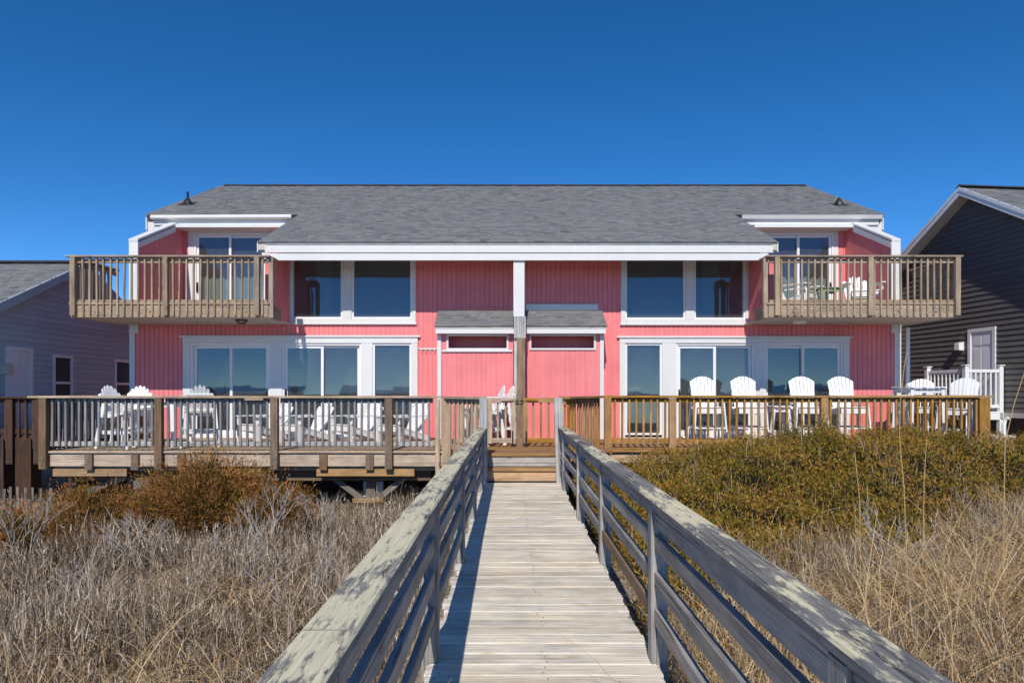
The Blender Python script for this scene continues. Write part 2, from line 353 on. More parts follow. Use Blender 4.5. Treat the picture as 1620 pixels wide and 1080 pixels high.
def shingles(name, O, u, s, span, parent, exposure=0.142, tabs=(0.10, 0.24), mat=None):
    """courses of single shingle tabs; span(v) gives the u-range at distance v up the slope; O at the eave, s up the slope"""
    O = Vector(O); u = Vector(u).normalized(); L = Vector(s).length; s = Vector(s).normalized(); n = u.cross(s).normalized()
    if n.z < 0: n = -n
    v = []; f = []; rn = []
    c = 0; d = 0.0
    while d < L - 0.01:
        d1 = min(d + exposure, L)
        for a0, a1 in span(d + 0.5*(d1-d)):
            a = a0 - random.random()*0.1; first = True
            while a < a1:
                b = a + random.uniform(*tabs); aa, bb = max(a, a0), min(b, a1)
                if a1 - bb < 0.06: bb = a1
                if bb - aa > 0.004:
                    th = random.choice((0.010, 0.010, 0.019)) + random.random()*0.003; lo = d - random.random()*0.006
                    p = [O+u*aa+s*lo+n*th, O+u*bb+s*lo+n*th, O+u*bb+s*d1+n*0.004, O+u*aa+s*d1+n*0.004, O+u*aa+s*lo-n*0.002, O+u*bb+s*lo-n*0.002]
                    m = len(v); v += p; f += [(m, m+1, m+2, m+3), (m+4, m+5, m+1, m), (m+4, m, m+3), (m+5, m+2, m+1)]
                    t = min(1, max(0, random.gauss(0.55, 0.15))); rn += [t]*4
                a = b if bb < a1 else a1 + 1
        d = d1; c += 1
    o = solid(name, v, f, mat or M['shingle'], parent); set_rnd(o.data, rn); tag(o, kind='stuff'); return o
def frame_mesh(x0, x1, z0, z1, y0, y1, w, wb=None, wt=None):
    m = MB(); wb = w if wb is None else wb; wt = w if wt is None else wt
    m.box(x0, x0+w, y0, y1, z0, z1); m.box(x1-w, x1, y0, y1, z0, z1)
    m.box(x0+w, x1-w, y0+0.002, y1, z0, z0+wb); m.box(x0+w, x1-w, y0+0.002, y1, z1-wt, z1); return m
def pane(x0, x1, z0, z1, y, parent):
    j = [random.gauss(0, 0.0035) for _ in range(4)]                      # no two panes sit quite true
    return solid('pane', [(x0, y+j[0], z0), (x1, y+j[1], z0), (x1, y+j[2], z1), (x0, y+j[3], z1)], [(0, 1, 2, 3)], M['glass'], parent)
def slider(parent, x0, x1, z0, z1, y, handle=1, trim='vinyl', lit=None):
    """two-leaf sliding glass door: outer frame, fixed leaf behind, sliding leaf in front"""
    fr = frame_mesh(x0, x1, z0, z1, y, y+0.14, 0.045, 0.06).build('sliding_door', M[trim], parent)
    xm = (x0+x1)/2
    for k, (a, b, yy) in enumerate(((x0+0.048, xm+0.03, y+0.03), (xm-0.03, x1-0.048, y+0.075))):
        if handle < 0: yy = y+0.105-(yy-y)
        frame_mesh(a, b, z0+0.064, z1-0.049, yy, yy+0.038, 0.06, 0.09, 0.06).build('door_leaf', M[trim], fr)
        pane(a+0.06, b-0.06, z0+0.15, z1-0.108, yy+0.019, fr)
    hx = x0+0.078 if handle > 0 else x1-0.078; zz = z0+0.95
    MB().box(hx-0.014, hx+0.014, y-0.002, y+0.028, zz-0.13, zz+0.13).tube([(hx, y, zz-0.09), (hx, y-0.045, zz-0.07), (hx, y-0.045, zz+0.07), (hx, y, zz+0.09)], 0.011, 6).build('handle', M['black'], fr)
    return fr
def fixed_window(parent, x0, x1, z0, z1, y, w=0.05, trim='vinyl'):
    fr = frame_mesh(x0, x1, z0, z1, y, y+0.12, w).build('window', M[trim], parent); pane(x0+w, x1-w, z0+w, z1-w, y+0.05, fr); return fr

# ------------------------------------------------------------------ the pink duplex
DW = 15.43; HX0, HX1 = -8.59, 8.77; FL = 0.43; PITCH = 0.46
EY, EZ = 14.37, 4.55                                # front eave
def roof_z(y): return EZ + PITCH*(y - EY)
RY = 21.7; RZ = roof_z(RY); DY = 17.25; DOORY = 17.6
FLX, FRX = -4.99, 5.36                              # side fins beside the upper windows
house = thing('beach_house', 'pink wood-sided two-storey duplex with grey shingle roof and white trim', 'house', (0.09, DW, -0.75))
yb = 24.2
# main front wall: lower storey over the full width, upper storey between the fins
lowL = (X(290, DW), X(661, DW), 0.36, Z(534, DW)); lowR = (X(980, DW), X(1343, DW), 0.36, Z(535, DW))
upL = (X(457, DW), X(658, DW), Z(511, DW), 4.66); upR = (X(982, DW), X(1186, DW), Z(512, DW), 4.66)
ZS = 2.985
def sh(h): return (h[0]-HX0, h[1]-HX0, h[2], h[3])
grooved_wall('front_wall', (HX0, DW, 0), (1, 0, 0), (0, -1, 0), HX1-HX0, 0.34, ZS, M['pink'], house, [sh(lowL), sh(lowR)])
grooved_wall('upper_front_wall', (FLX-0.12, DW, 0), (1, 0, 0), (0, -1, 0), FRX-FLX+0.24, ZS, 4.80, M['pink'], house,
             [(h[0]-FLX+0.12, h[1]-FLX+0.12, h[2], h[3]) for h in (upL, upR)], phase=(FLX-0.12-HX0) % 0.1067*-1+0.1067)
for x, s in ((HX0, -1), (HX1, 1)):
    w = MB().box(min(x, x-s*0.12), max(x, x-s*0.12), DW+0.13, yb, -0.75, ZS)
    w.prismy([(x, DOORY, roof_z(DOORY)-0.72), (x, RY, RZ-0.3), (x, yb, RZ-0.3-PITCH*(yb-RY)), (x, yb, ZS), (x, DOORY, ZS)], (-s*0.119, 0, 0)); w.build('side_wall', M['pink'], house)
    MB().box(min(x-s*0.10, x+s*0.018), max(x-s*0.10, x+s*0.018), DW-0.022, DW-0.002, 0.34, ZS-0.02).build('corner_trim', M['white'], house)
MB().box(HX0, HX1, yb, yb+0.12, -0.75, 6.0).build('rear_wall', M['pink'], house)
MB().box(HX0+0.05, HX1-0.05, DW+0.02, DW+0.2, -0.75, 0.335).build('foundation_wall', M['block'], house)
# rooms behind the glass
MB().box(HX0+0.13, HX1-0.13, DW+0.21, yb-0.05, 0.25, 0.40).build('floor_slab', M['innerfloor'], house)
MB().box(HX0+0.13, HX1-0.13, 20.5, 20.6, 0.41, 5.9).build('partition', M['inner'], house)
MB().box(-0.05, 0.2, DW+0.2, 20.49, 0.41, 5.0).build('party_wall', M['inner'], house)
for a, b in ((HX0+0.13, FLX-0.13), (FRX+0.13, HX1-0.13)):
    MB().box(a, b, DW+0.13, 20.49, 2.93, 3.1).build('upper_floor_slab', M['inner'], house)
# fins (parapets at the ends and beside the upper windows)
for s, x in ((-1, HX0), (1, HX1)):
    xi = x - s*0.02
    grooved_wall('parapet', (xi if s > 0 else xi+0.13, DW+0.02, 0), (0, 1, 0), (-s, 0, 0), DOORY-DW-0.02, ZS+0.002, lambda t: 4.84+0.445*t, M['pink'], house, thick=0.13) if s < 0 else \
        grooved_wall('parapet', (xi-0.13, DW+0.02, 0), (0, 1, 0), (-1, 0, 0), DOORY-DW-0.02, ZS+0.002, lambda t: 4.84+0.445*t, M['pink'], house, thick=0.13)
    a, b = (x-0.03, x+0.175) if s < 0 else (x-0.175, x+0.03)
    MB().box(a, b, DW-0.02, DW+0.015, ZS-0.2, 4.86).build('corner_trim', M['white'], house)
    m = MB(); m.prismy([(a, DW-0.03, 4.86), (a, DY+0.3, 4.86+0.445*(DY+0.33-DW)), (a, DY+0.3, 4.91+0.445*(DY+0.33-DW)), (a, DW-0.03, 4.91)], (b-a, 0, 0)); m.build('parapet_cap', M['white'], house)
    m = MB(); m.prismy([(b+0.002 if s < 0 else a-0.002, DW+0.02, 4.72), (b+0.002 if s < 0 else a-0.002, DY-0.1, 4.72+0.445*(DY-0.12-DW)), (b+0.002 if s < 0 else a-0.002, DY-0.1, 4.85+0.445*(DY-0.12-DW)), (b+0.002 if s < 0 else a-0.002, DW+0.02, 4.85)], (-s*0.018-(0.06 if s < 0 else -0.06), 0, 0)); m.build('parapet_trim', M['white'], house)
for s, x in ((1, FLX), (-1, FRX)):
    xo = x
    grooved_wall('side_fin', (xo, 14.2, 0), (0, 1, 0), (s, 0, 0), DW-14.2-0.002, ZS, lambda t: roof_z(14.2+t)-0.33, M['pink'], house, thick=0.12)
    xb = x - s*0.12
    grooved_wall('balcony_side_wall', (xb, DW+0.125, 0), (0, 1, 0), (-s, 0, 0), DOORY-DW-0.13, ZS+0.1, lambda t: roof_z(DW+t)-0.3, M['pink'], house, thick=0.1)
# main roof
NL, NR = -5.33, 5.62; RX0, RX1 = -9.22, 9.42
sl = Vector((0, RY-EY, RZ-EZ)); SL = sl.length; notch = (DY-EY)/(RY-EY)*SL
shingles('shingles', (0, EY-0.03, EZ+0.055), (1, 0, 0), sl + sl.normalized()*0.03, lambda d: [(NL, NR)] if d < notch else [(RX0, RX1)], house)
def slab(x0, x1, y0, y1, dz0, dz1):
    m = MB(); m.prismy([(x0, y0, roof_z(y0)+dz0), (x0, y1, roof_z(y1)+dz0), (x0, y1, roof_z(y1)+dz1), (x0, y0, roof_z(y0)+dz1)], (x1-x0, 0, 0)); return m
slab(NL+0.02, NR-0.02, EY, DY+0.05, -0.1, 0.05).build('roof_deck', M['soffit'], house)
slab(RX0+0.02, RX1-0.02, DY+0.052, RY, -0.1, 0.05).build('roof_deck', M['soffit'], house)
m = MB(); m.prismy([(RX0, RY+0.003, RZ+0.06), (RX0, 29, RZ-PITCH*7.3+0.06), (RX0, 29, RZ-PITCH*7.3-0.1), (RX0, RY+0.003, RZ-0.1)], (RX1-RX0, 0, 0)); m.build('rear_roof', M['ridge'], house)
ridge = MB()
for k in range(40):
    a = X(357, RY)*1.0 + k*0.46; b = a+0.465
    if b > X(1280, RY): break
    ridge.prismy([(a, RY-0.16, RZ+0.035), (a, RY, RZ+0.115+0.006*random.random()), (a, RY+0.16, RZ+0.035)], (b-a, 0, 0))
ridge.build('ridge_cap', M['ridge'], house)
# front fascia in two tiers, and trim boards under the raised eaves
fx0, fx1 = X(420, EY), X(1222, EY)
board('fascia', (fx0, EY-0.02, 4.465), (fx1, EY-0.02, 4.465), 0.16, 0.04, M['white'], house, up=(0, -1, 0))
board('fascia', (fx0+0.06, EY+0.0, 4.300), (fx1-0.09, EY+0.0, 4.300), 0.15, 0.04, M['white'], house, up=(0, -1, 0))
MB().box(fx0+0.01, fx1-0.01, EY-0.05, EY-0.001, 4.548, 4.578).build('drip_edge', M['metal'], house)
for x in (NL-0.012, NR+0.012):
    m = MB(); m.prismy([(x, EY, EZ-0.14), (x, DY+0.3, roof_z(DY+0.3)-0.14), (x, DY+0.3, roof_z(DY+0.3)+0.05), (x, EY, EZ+0.05)], (0.025 if x < 0 else -0.025, 0, 0)); m.build('rake_trim', M['white'], house)
def cheek(x, s):
    m = MB(); m.prismy([(x, EY+0.06, EZ-0.15), (x, DY, roof_z(DY)-0.15), (x, DY, roof_z(DY)-0.105), (x, EY+0.06, EZ-0.105)], (s*0.3, 0, 0)); m.build('soffit_board', M['white'], house)
cheek(NL+0.03, 1); cheek(NR-0.03, -1)
for s, x0, x1 in ((-1, X(243, DY), X(463, DY)), (1, X(1172, DY), X(1390, DY))):
    ze = roof_z(DY)
    board('fascia', (x0, DY+0.005, ze-0.09), (x1, DY+0.005, ze-0.09), 0.24, 0.035, M['white'], house, up=(0, -1, 0))
    if s < 0: MB().tube([(x0-0.02, DY-0.075, ze-0.035), (x1, DY-0.075, ze-0.02)], 0.062, 10).build('gutter', M['white'], house)
    else: MB().prismy([(x0, DY-0.13, ze+0.02), (x0, DY-0.02, ze+0.02), (x0, DY-0.02, ze-0.07), (x0, DY-0.09, ze-0.07)], (x1-x0+0.04, 0, 0)).build('gutter', M['white'], house)
    a, b = (X(268, 17.3), X(452, 17.3)) if s < 0 else (X(1190, 17.3), X(1350, 17.3))
    MB().box(a, b, DY-0.12, DY+0.34, ze-0.29, ze-0.215).build('header_board', M['white'], house)
    xo = RX0 if s < 0 else RX1
    m = MB(); m.prismy([(xo, DY-0.01, ze-0.33), (xo, RY, RZ-0.22), (xo, RY, RZ+0.04), (xo, DY-0.01, ze+0.02)], (-s*0.03, 0, 0)); m.build('rake_board', M['white'], house)
    MB().box(min(xo, xo-s*0.62), max(xo, xo-s*0.62), DY+0.03, DY+0.3, ze-0.46, ze-0.12).build('eave_return', M['white'], house)
# raised door walls at the back of the balconies
for s in (-1, 1):
    x0, x1 = (HX0+0.1, FLX-0.12) if s < 0 else (FRX+0.12, HX1-0.1)
    d0, d1 = (X(308, DOORY), X(420, DOORY)) if s < 0 else (X(1208, DOORY), X(1318, DOORY))
    zt = Z(369, DOORY); zb = 3.19
    grooved_wall('balcony_door_wall', (x0, DOORY, 0), (1, 0, 0), (0, -1, 0), x1-x0, 3.1, 5.95, M['pink'], house, [(d0-x0, d1-x0, zb, zt)])
    slider(house, d0+0.002, d1-0.002, zb+0.002, zt-0.002, DOORY-0.03, handle=1 if s < 0 else -1)
    for a, b in ((d0-0.16, d0), (d1, d1+0.13)): board('door_trim', ((a+b)/2, DOORY-0.012, zb), ((a+b)/2, DOORY-0.012, zt+0.001), b-a-0.002, 0.022, M['white'], house, up=(0, -1, 0))
    board('door_trim', (d0-0.16, DOORY-0.014, zt+0.07), (d1+0.13, DOORY-0.014, zt+0.07), 0.135, 0.024, M['white'], house, up=(0, -1, 0))
    MB().box(x0+0.02, x1-0.02, 19.6, 19.7, 3.1, 6.3).build('bedroom_wall', M['inner'], house)
    n = 46; cv = []; cf = []
    for i in range(n+1):
        xx = d0+0.1+(d1-d0-0.2)*i/n; yy = DOORY+0.22+0.025*math.sin(i*1.9); top = zb+1.18+0.09*abs(math.sin(i*0.55))
        cv += [(xx, yy, zb+0.03), (xx, yy, top)]
    cf = [(2*i, 2*i+2, 2*i+3, 2*i+1) for i in range(n)]
    solid('curtain', cv, cf, M['curtain'], house)
# glazing in the front wall
def trim_v(x0, x1, z0, z1, y=DW-0.016): board('trim', ((x0+x1)/2, y, z0), ((x0+x1)/2, y, z1), x1-x0, 0.035, M['white'], house, up=(0, -1, 0))
def trim_h(x0, x1, z0, z1, y=DW-0.018, t=0.04): board('trim', (x0, y, (z0+z1)/2), (x1, y, (z0+z1)/2), z1-z0, t, M['white'], house, up=(0, -1, 0))
W = lambda p: X(p, DW)
zt = Z(543, DW); zb = 0.44
def lower_row(h, units):
    for k, (a, b, kind) in enumerate(units):
        a, b = W(a), W(b)
        if kind == 'w': fixed_window(house, a, b, zb+0.05, zt, DW-0.005, 0.045)
        else: slider(house, a, b, zb, zt, DW-0.01, handle=kind)
        nxt = W(units[k+1][0]) if k+1 < len(units) else h[1]
        prev = h[0] if k == 0 else None
        if prev is not None: trim_v(prev, a-0.001, 0.37, zt+0.001)
        trim_v(b+0.001, nxt-0.001, 0.37, zt+0.001)
    trim_h(h[0]-0.002, h[1]+0.002, zt+0.002, h[3]+0.005); trim_h(h[0]-0.06, h[1]+0.06, h[3]+0.006, h[3]+0.045, DW-0.03, 0.075)
    trim_h(h[0]+0.01, h[1]-0.01, 0.36, zb-0.002, DW-0.012, 0.03)
lower_row(lowL, [(302, 428, -1), (447, 572, 1), (590, 651, 'w')])
lower_row(lowR, [(989, 1047, 'w'), (1069, 1193, 1), (1209, 1333, -1)])
def upper_row(h, units):
    for k, (a, b) in enumerate(units):
        fixed_window(house, W(a), W(b), h[2]+0.10, 4.60, DW-0.005, 0.04)
    trim_v(h[0], W(units[0][0])-0.001, h[2], 4.66); trim_v(W(units[0][1])+0.001, W(units[1][0])-0.001, h[2]+0.101, 4.66, DW-0.02); trim_v(W(units[1][1])+0.001, h[1], h[2], 4.66)
    trim_h(W(units[0][0])-0.0, W(units[1][1]), h[2], h[2]+0.099)
    trim_h(h[0]-0.02, h[1]+0.02, h[2]-0.035, h[2]-0.001, DW-0.03, 0.06)
    trim_h(W(units[0][0]), W(units[1][1]), 4.601, 4.66)
upper_row(upL, [(461, 542), (557, 652)]); upper_row(upR, [(989, 1084), (1098, 1179)])
# rail of coat hooks beside the left shower
hk = MB().box(W(661)+0.02, X(694, 15.0), DW-0.028, DW-0.004, Z(553, DW), Z(551, DW)+0.005)
for i in range(4): hk.tube([(W(667+i*7), DW-0.03, Z(553, DW)), (W(667+i*7), DW-0.06, Z(556, DW)), (W(667+i*7), DW-0.06, Z(554, DW))], 0.008, 5)
hk.build('hook_rail', M['white'], house)
# outdoor shower enclosures either side of the middle post
SY = 14.8
for s, (x0, x1), vent in ((-1, (X(692, SY), X(812, SY)), (708, 803)), (1, (X(832, SY), X(955, SY)), (839, 941))):
    zt_ = 2.86; v0, v1 = X(vent[0], SY), X(vent[1], SY); vz0, vz1 = Z(552, SY), Z(530, SY)
    ww = grooved_wall('shower_enclosure', (x0, SY, 0), (1, 0, 0), (0, -1, 0), x1-x0, FL+0.005, zt_, M['pink'], house, [(v0-x0, v1-x0, vz0, vz1)], thick=0.05)
    for xs, sg in ((x0, -1), (x1, 1)):
        grooved_wall('enclosure_side', (xs, SY+0.055, 0), (0, 1, 0), (sg, 0, 0), DW-SY-0.06, FL+0.005, lambda t: 2.86+0.5*t, M['pink'], ww, thick=0.05)
    MB().box(x0+0.06, x1-0.06, SY+0.5, SY+0.53, 1.9, zt_+0.2).build('inner_panel', M['pink'], ww)
    fm = frame_mesh(v0-0.02, v1+0.02, vz0-0.02, vz1+0.02, SY-0.03, SY+0.06, 0.04); fm.build('vent_frame', M['white'], ww)
    xt = x0+0.04 if s < 0 else x1-0.04
    board('corner_trim', (xt, SY-0.016, FL+0.01), (xt, SY-0.016, 2.70), 0.085, 0.03, M['white'], ww, up=(0, -1, 0))
    board('fascia', (x0-0.02, 14.63, 2.76), (x1+0.02, 14.63, 2.76), 0.10, 0.03, M['white'], ww, up=(0, -1, 0))
    board('frieze', (x0-0.02, 14.66, 2.84), (x1+0.02, 14.66, 2.84), 0.05, 0.03, M['metal'], ww, up=(0, -1, 0))
    if s < 0: board('ledge', (x0+0.1, SY-0.02, Z(555, SY)), (x1-0.02, SY-0.02, Z(555, SY)), 0.045, 0.04, M['white'], ww, up=(0, -1, 0))
    ex0, ex1 = x0-0.05, x1+0.05
    if s < 0: ex1 = x1
    up = Vector((0, DW-14.62, 3.30-2.865))
    m = MB(); m.prismy([(ex0+0.01, 14.63, 2.862), (ex0+0.01, DW-0.02, 3.292), (ex0+0.01, DW-0.02, 3.25), (ex0+0.01, 14.63, 2.82)], (ex1-ex0-0.02, 0, 0)); m.build('roof_deck', M['soffit'], ww)
    shingles('shingles', (0, 14.61, 2.868), (1, 0, 0), up, lambda d, a=ex0, b=ex1: [(a, b)], ww)
    if s > 0: board('flashing_board', (X(832, DW), DW-0.03, 3.37), (X(946, DW), DW-0.03, 3.37), 0.14, 0.03, M['white'], ww, up=(0, -1, 0))
    else: board('flashing_board', (X(697, DW), DW-0.03, 3.325), (X(812, DW), DW-0.03, 3.325), 0.035, 0.03, M['pink'], ww, up=(0, -1, 0))
# middle post: white upper length, grey sleeve, brown timber foot, and the divider behind it
PX = X(821, 14.4)
board('post', (PX, 14.47, 3.06), (PX, 14.47, 4.34), 0.235, 0.14, M['white'], house, up=(0, -1, 0))
board('post_sleeve', (PX+0.02, 14.46, 2.60), (PX+0.02, 14.46, 3.058), 0.25, 0.16, M['greypost'], house, up=(0, -1, 0))
board('post', (PX+0.05, 14.44, FL), (PX+0.05, 14.44, 2.598), 0.17, 0.14, M['tan'], house, up=(0, -1, 0))
board('post', (PX-0.075, 14.5, FL), (PX-0.075, 14.5, 2.62), 0.06, 0.10, M['greypost'], house, up=(0, -1, 0))
MB().box(PX+0.03, PX+0.13, 14.58, SY+0.6, FL+0.01, 2.64).build('divider', M['pink'], house)
# balconies
def balcony(x0, x1, y0, y1, zf, inner, nb, posts):
    """zf: floor level; inner: side (+1/-1) that returns to the fin"""
    rim_h = 0.255
    b = board('balcony', (x0, y0+0.02, zf-0.038-rim_h/2), (x1, y0+0.02, zf-0.038-rim_h/2), rim_h, 0.04, M['balc'], house, up=(0, -1, 0))
    xo = x0 if inner > 0 else x1; xi = x1 if inner > 0 else x0
    for xs, ye in ((xo+inner*0.02, 17.4), (xi-inner*0.02, 14.6)):
        board('rim_board', (xs, y0+0.042, zf-0.038-rim_h/2), (xs, DW-0.02 if xs == xo+inner*0.02 else ye, zf-0.038-rim_h/2), rim_h, 0.04, M['balc'], b, up=(1, 0, 0))
    MB().box(x0+0.05, x1-0.05, y0+0.045, DW-0.005, zf-0.038-rim_h+0.004, zf-0.038-rim_h+0.03).build('soffit', M['soffit'], b)
    ny_ = int((y1-y0)/0.147)
    for i in range(ny_):
        yy = y0-0.02+0.07+i*0.147
        a, c = (x0-0.03, x1+0.03) if yy < DW-0.1 else (max(x0, HX0+0.14), min(x1, HX1-0.14))
        if yy > 14.1: a, c = max(a, FRX+0.13) if x0 > 0 else a, min(c, FLX-0.13) if x0 < 0 else c
        board('floor_board', (a, yy, zf-0.018), (c, yy, zf-0.018), 0.14, 0.036, M['balc'], b)
    zt_ = zf+0.93
    board('cap_rail', (x0-0.06, y0-0.01, zt_), (x1+0.05, y0-0.01, zt_), 0.15, 0.036, M['balc'], b)
    board('sub_rail', (x0+0.02, y0+0.02, zt_-0.085), (x1-0.02, y0+0.02, zt_-0.085), 0.085, 0.035, M['balc'], b, up=(0, -1, 0))
    board('bottom_rail', (x0+0.02, y0+0.02, zf+0.02), (x1-0.02, y0+0.02, zf+0.02), 0.085, 0.035, M['balc'], b, up=(0, -1, 0))
    for px_ in posts: board('post', (px_, y0-0.045, zf-0.26), (px_, y0-0.045, zt_-0.02), 0.10, 0.085, M['balc'], b, up=(0, -1, 0))
    xs_ = np.linspace(x0+0.12, x1-0.1, nb)
    for i, xx in enumerate(xs_):
        if min(abs(xx-p) for p in posts) < 0.075: continue
        board('baluster', (xx+random.gauss(0, 0.006), y0-0.02, zf-0.255+random.gauss(0, 0.004)), (xx+random.gauss(0, 0.006), y0-0.02, zt_-0.022), 0.035, 0.038, M['balc'], b, up=(0, -1, 0))
    # outer side railing back to the house wall, and the short inner return
    for xs, ye in ((xo, DW-0.03), (xi, 14.18)):
        board('cap_rail', (xs, y0+0.07, zt_-0.001), (xs, ye, zt_-0.001), 0.14, 0.036, M['balc'], b)
        board('sub_rail', (xs, y0+0.06, zt_-0.085), (xs, ye, zt_-0.085), 0.085, 0.035, M['balc'], b, up=(1, 0, 0))
        board('bottom_rail', (xs, y0+0.06, zf+0.03), (xs, ye, zf+0.03), 0.085, 0.035, M['balc'], b, up=(1, 0, 0))
        k = int((ye-y0)/0.135); o_ = (xs - xo == 0)*(-inner*0.04) + (xs - xi == 0)*(inner*0.04)
        for i in range(1, k): board('baluster', (xs+o_, y0+i*0.135, zf-0.2), (xs+o_, y0+i*0.135, zt_-0.022), 0.04, 0.04, M['balc'], b, up=(0, -1, 0))
    board('post', (xi+inner*0.05, y0+0.06, zf-0.30), (xi+inner*0.05, y0+0.06, zt_-0.02), 0.09, 0.09, M['balc'], b, up=(0, -1, 0))
    for px_ in (x0+0.5, x0+1.6, x1-1.2, x1-0.45): MB().tube([(px_, y0-0.002, zf-0.17), (px_, y0-0.018, zf-0.17)], 0.022, 8).build('bolt', M['metal'], b)
    return b
BY = 13.8; BZ = 3.265
balcony(X(112, BY), X(424, BY), BY, DOORY-0.05, BZ, 1, 28, [X(118, BY), X(264, BY), X(408, BY)])
balcony(X(1216, BY), X(1516, BY), BY, DOORY-0.05, BZ, -1, 28, [X(1228, BY), X(1375, BY), X(1512, BY)])
# soffit lights, vent pipes, downspout
lx = X(382, 14.3); zc = BZ-0.293
mm = MB()
for k in range(6): mm.tube([(lx+0.11*math.cos(a)*math.cos(k*math.pi/6), 14.3+0.11*math.cos(a)*math.sin(k*math.pi/6), zc-0.01-0.075*math.sin(a)) for a in np.linspace(0, math.pi, 9)], 0.007, 5)
mm.tube([(lx, 14.3, zc), (lx, 14.3, zc-0.02)], 0.125, 14)
lt = mm.build('soffit_light', M['black'], house)
MB().tube([(lx, 14.3, zc-0.021), (lx, 14.3, zc-0.04), (lx, 14.3, zc-0.065)], [0.09, 0.08, 0.03], 12).build('lens', M['lamp'], lt)
lx = X(1265, 14.4); MB().prismy([(lx-0.11, 14.3, zc), (lx-0.1, 14.3, zc-0.07), (lx+0.1, 14.3, zc-0.07), (lx+0.11, 14.3, zc)], (0, 0.2, 0)).build('soffit_light', M['vinyl'], house)
for px_, yy in ((297, 18.6), (1327, 18.5)):
    x_ = X(px_, yy); z_ = roof_z(yy)+0.06
    MB().prismy([(x_-0.2, yy-0.2, z_-0.2*PITCH+0.012), (x_+0.2, yy-0.2, z_-0.2*PITCH+0.012), (x_+0.2, yy+0.2, z_+0.2*PITCH+0.012), (x_-0.2, yy+0.2, z_+0.2*PITCH+0.012)], (0, 0, 0.012)).tube([(x_, yy, z_-0.02), (x_, yy, z_+0.08), (x_, yy, z_+0.16)], [0.13, 0.10, 0.045], 10).tube([(x_, yy, z_+0.1), (x_, yy, z_+(0.34 if px_ < 800 else 0.2))], 0.032, 8).build('vent_pipe', M['black'], house)
MB().tube([(8.9, 15.3, 0.0), (8.9, 15.3, 2.9)], 0.045, 10).build('downspout', M['vinyl'], house)
# a little furniture that shows through the glass
f1 = X(1001, 17.5)
lampt = thing('floor_lamp', 'cream shaded floor lamp behind the fixed window of the golden deck', 'lamp', (f1, 17.5, 0.40))
MB().tube([(f1, 17.5, 0.40), (f1, 17.5, 0.43)], 0.14, 12).tube([(f1, 17.5, 0.43), (f1, 17.5, 1.62)], 0.014, 6).build('stand', M['black'], lampt)
MB().tube([(f1, 17.5, 1.5), (f1, 17.5, 1.82)], [0.21, 0.15], 16).build('lamp_shade', M['lamp'], lampt)
for cx_, lab in ((X(540, 17.2), 'dark sofa behind the sliding door at the low white chairs'), (X(1130, 17.2), 'dark sofa behind the sliding door at the tall fan-back chairs')):
    sf = thing('sofa', lab, 'sofa', (cx_, 17.2, 0.40))
    MB().box(cx_-0.85, cx_+0.85, 16.8, 17.5, 0.48, 0.85).build('seat', M['sofa'], sf); MB().box(cx_-0.85, cx_+0.85, 17.51, 17.7, 0.48, 1.3).build('backrest', M['sofa'], sf)
    for k in (-1, 1): MB().box(cx_+k*0.95-0.09, cx_+k*0.95+0.09, 16.8, 17.7, 0.48, 1.05).build('armrest', M['sofa'], sf)
    MB().box(cx_-0.95, cx_+0.95, 16.85, 17.6, 0.40, 0.479).build('base', M['black'], sf)
sb = MB()
for i in range(24): xx = W(993)+0.035*i; sb.box(xx, xx+0.033, DW+0.2+0.012*(i % 2), DW+0.215+0.012*(i % 2), 0.75, 1.28)
sb.build('window_screen', M['shade'], house)
# ------------------------------------------------------------------ boardwalk
WX0, WX1, WEND = -0.455, 0.80, 11.17
walk = thing('boardwalk', None, None, (0.2, 4, -0.4), kind='structure')
y = -3.0; i = 0
while y < WEND - 0.10:
    w = min(0.139 + random.gauss(0, 0.0015), WEND-y)
    a = WX0 + random.gauss(0, 0.012); b = WX1 + random.gauss(0, 0.012); dz = random.gauss(0, 0.0016)
    board('plank', (a, y+w/2, -0.019+dz), (b, y+w/2, -0.019+dz+random.gauss(0, 0.0012)), w, 0.038, M['walk'], walk, ch=0.005)
    y += w + 0.006 + random.random()*0.003
for xx in (-0.40, 0.19, 0.80): board('joist', (xx, -3, -0.135), (xx, WEND-0.05, -0.135), 0.185, 0.04, M['rail'], walk, up=(1, 0, 0))
sc = MB()
yy = -2.93
for k in range(95):
    for xx in (-0.40, 0.19, 0.80):
        for d in (-0.035, 0.035): q0 = xx+random.gauss(0, 0.012); sc.tube([(q0, yy+d, -0.004), (q0, yy+d, 0.004)], 0.0036, 5)
    yy += 0.1465
    if yy > WEND-0.1: break
tag(sc.build('screw_heads', M['oldpost'], walk), kind='stuff')
POSTS_Y = [-2.4, -0.4, 1.62, 3.80, 5.95, 8.0, 10.25]
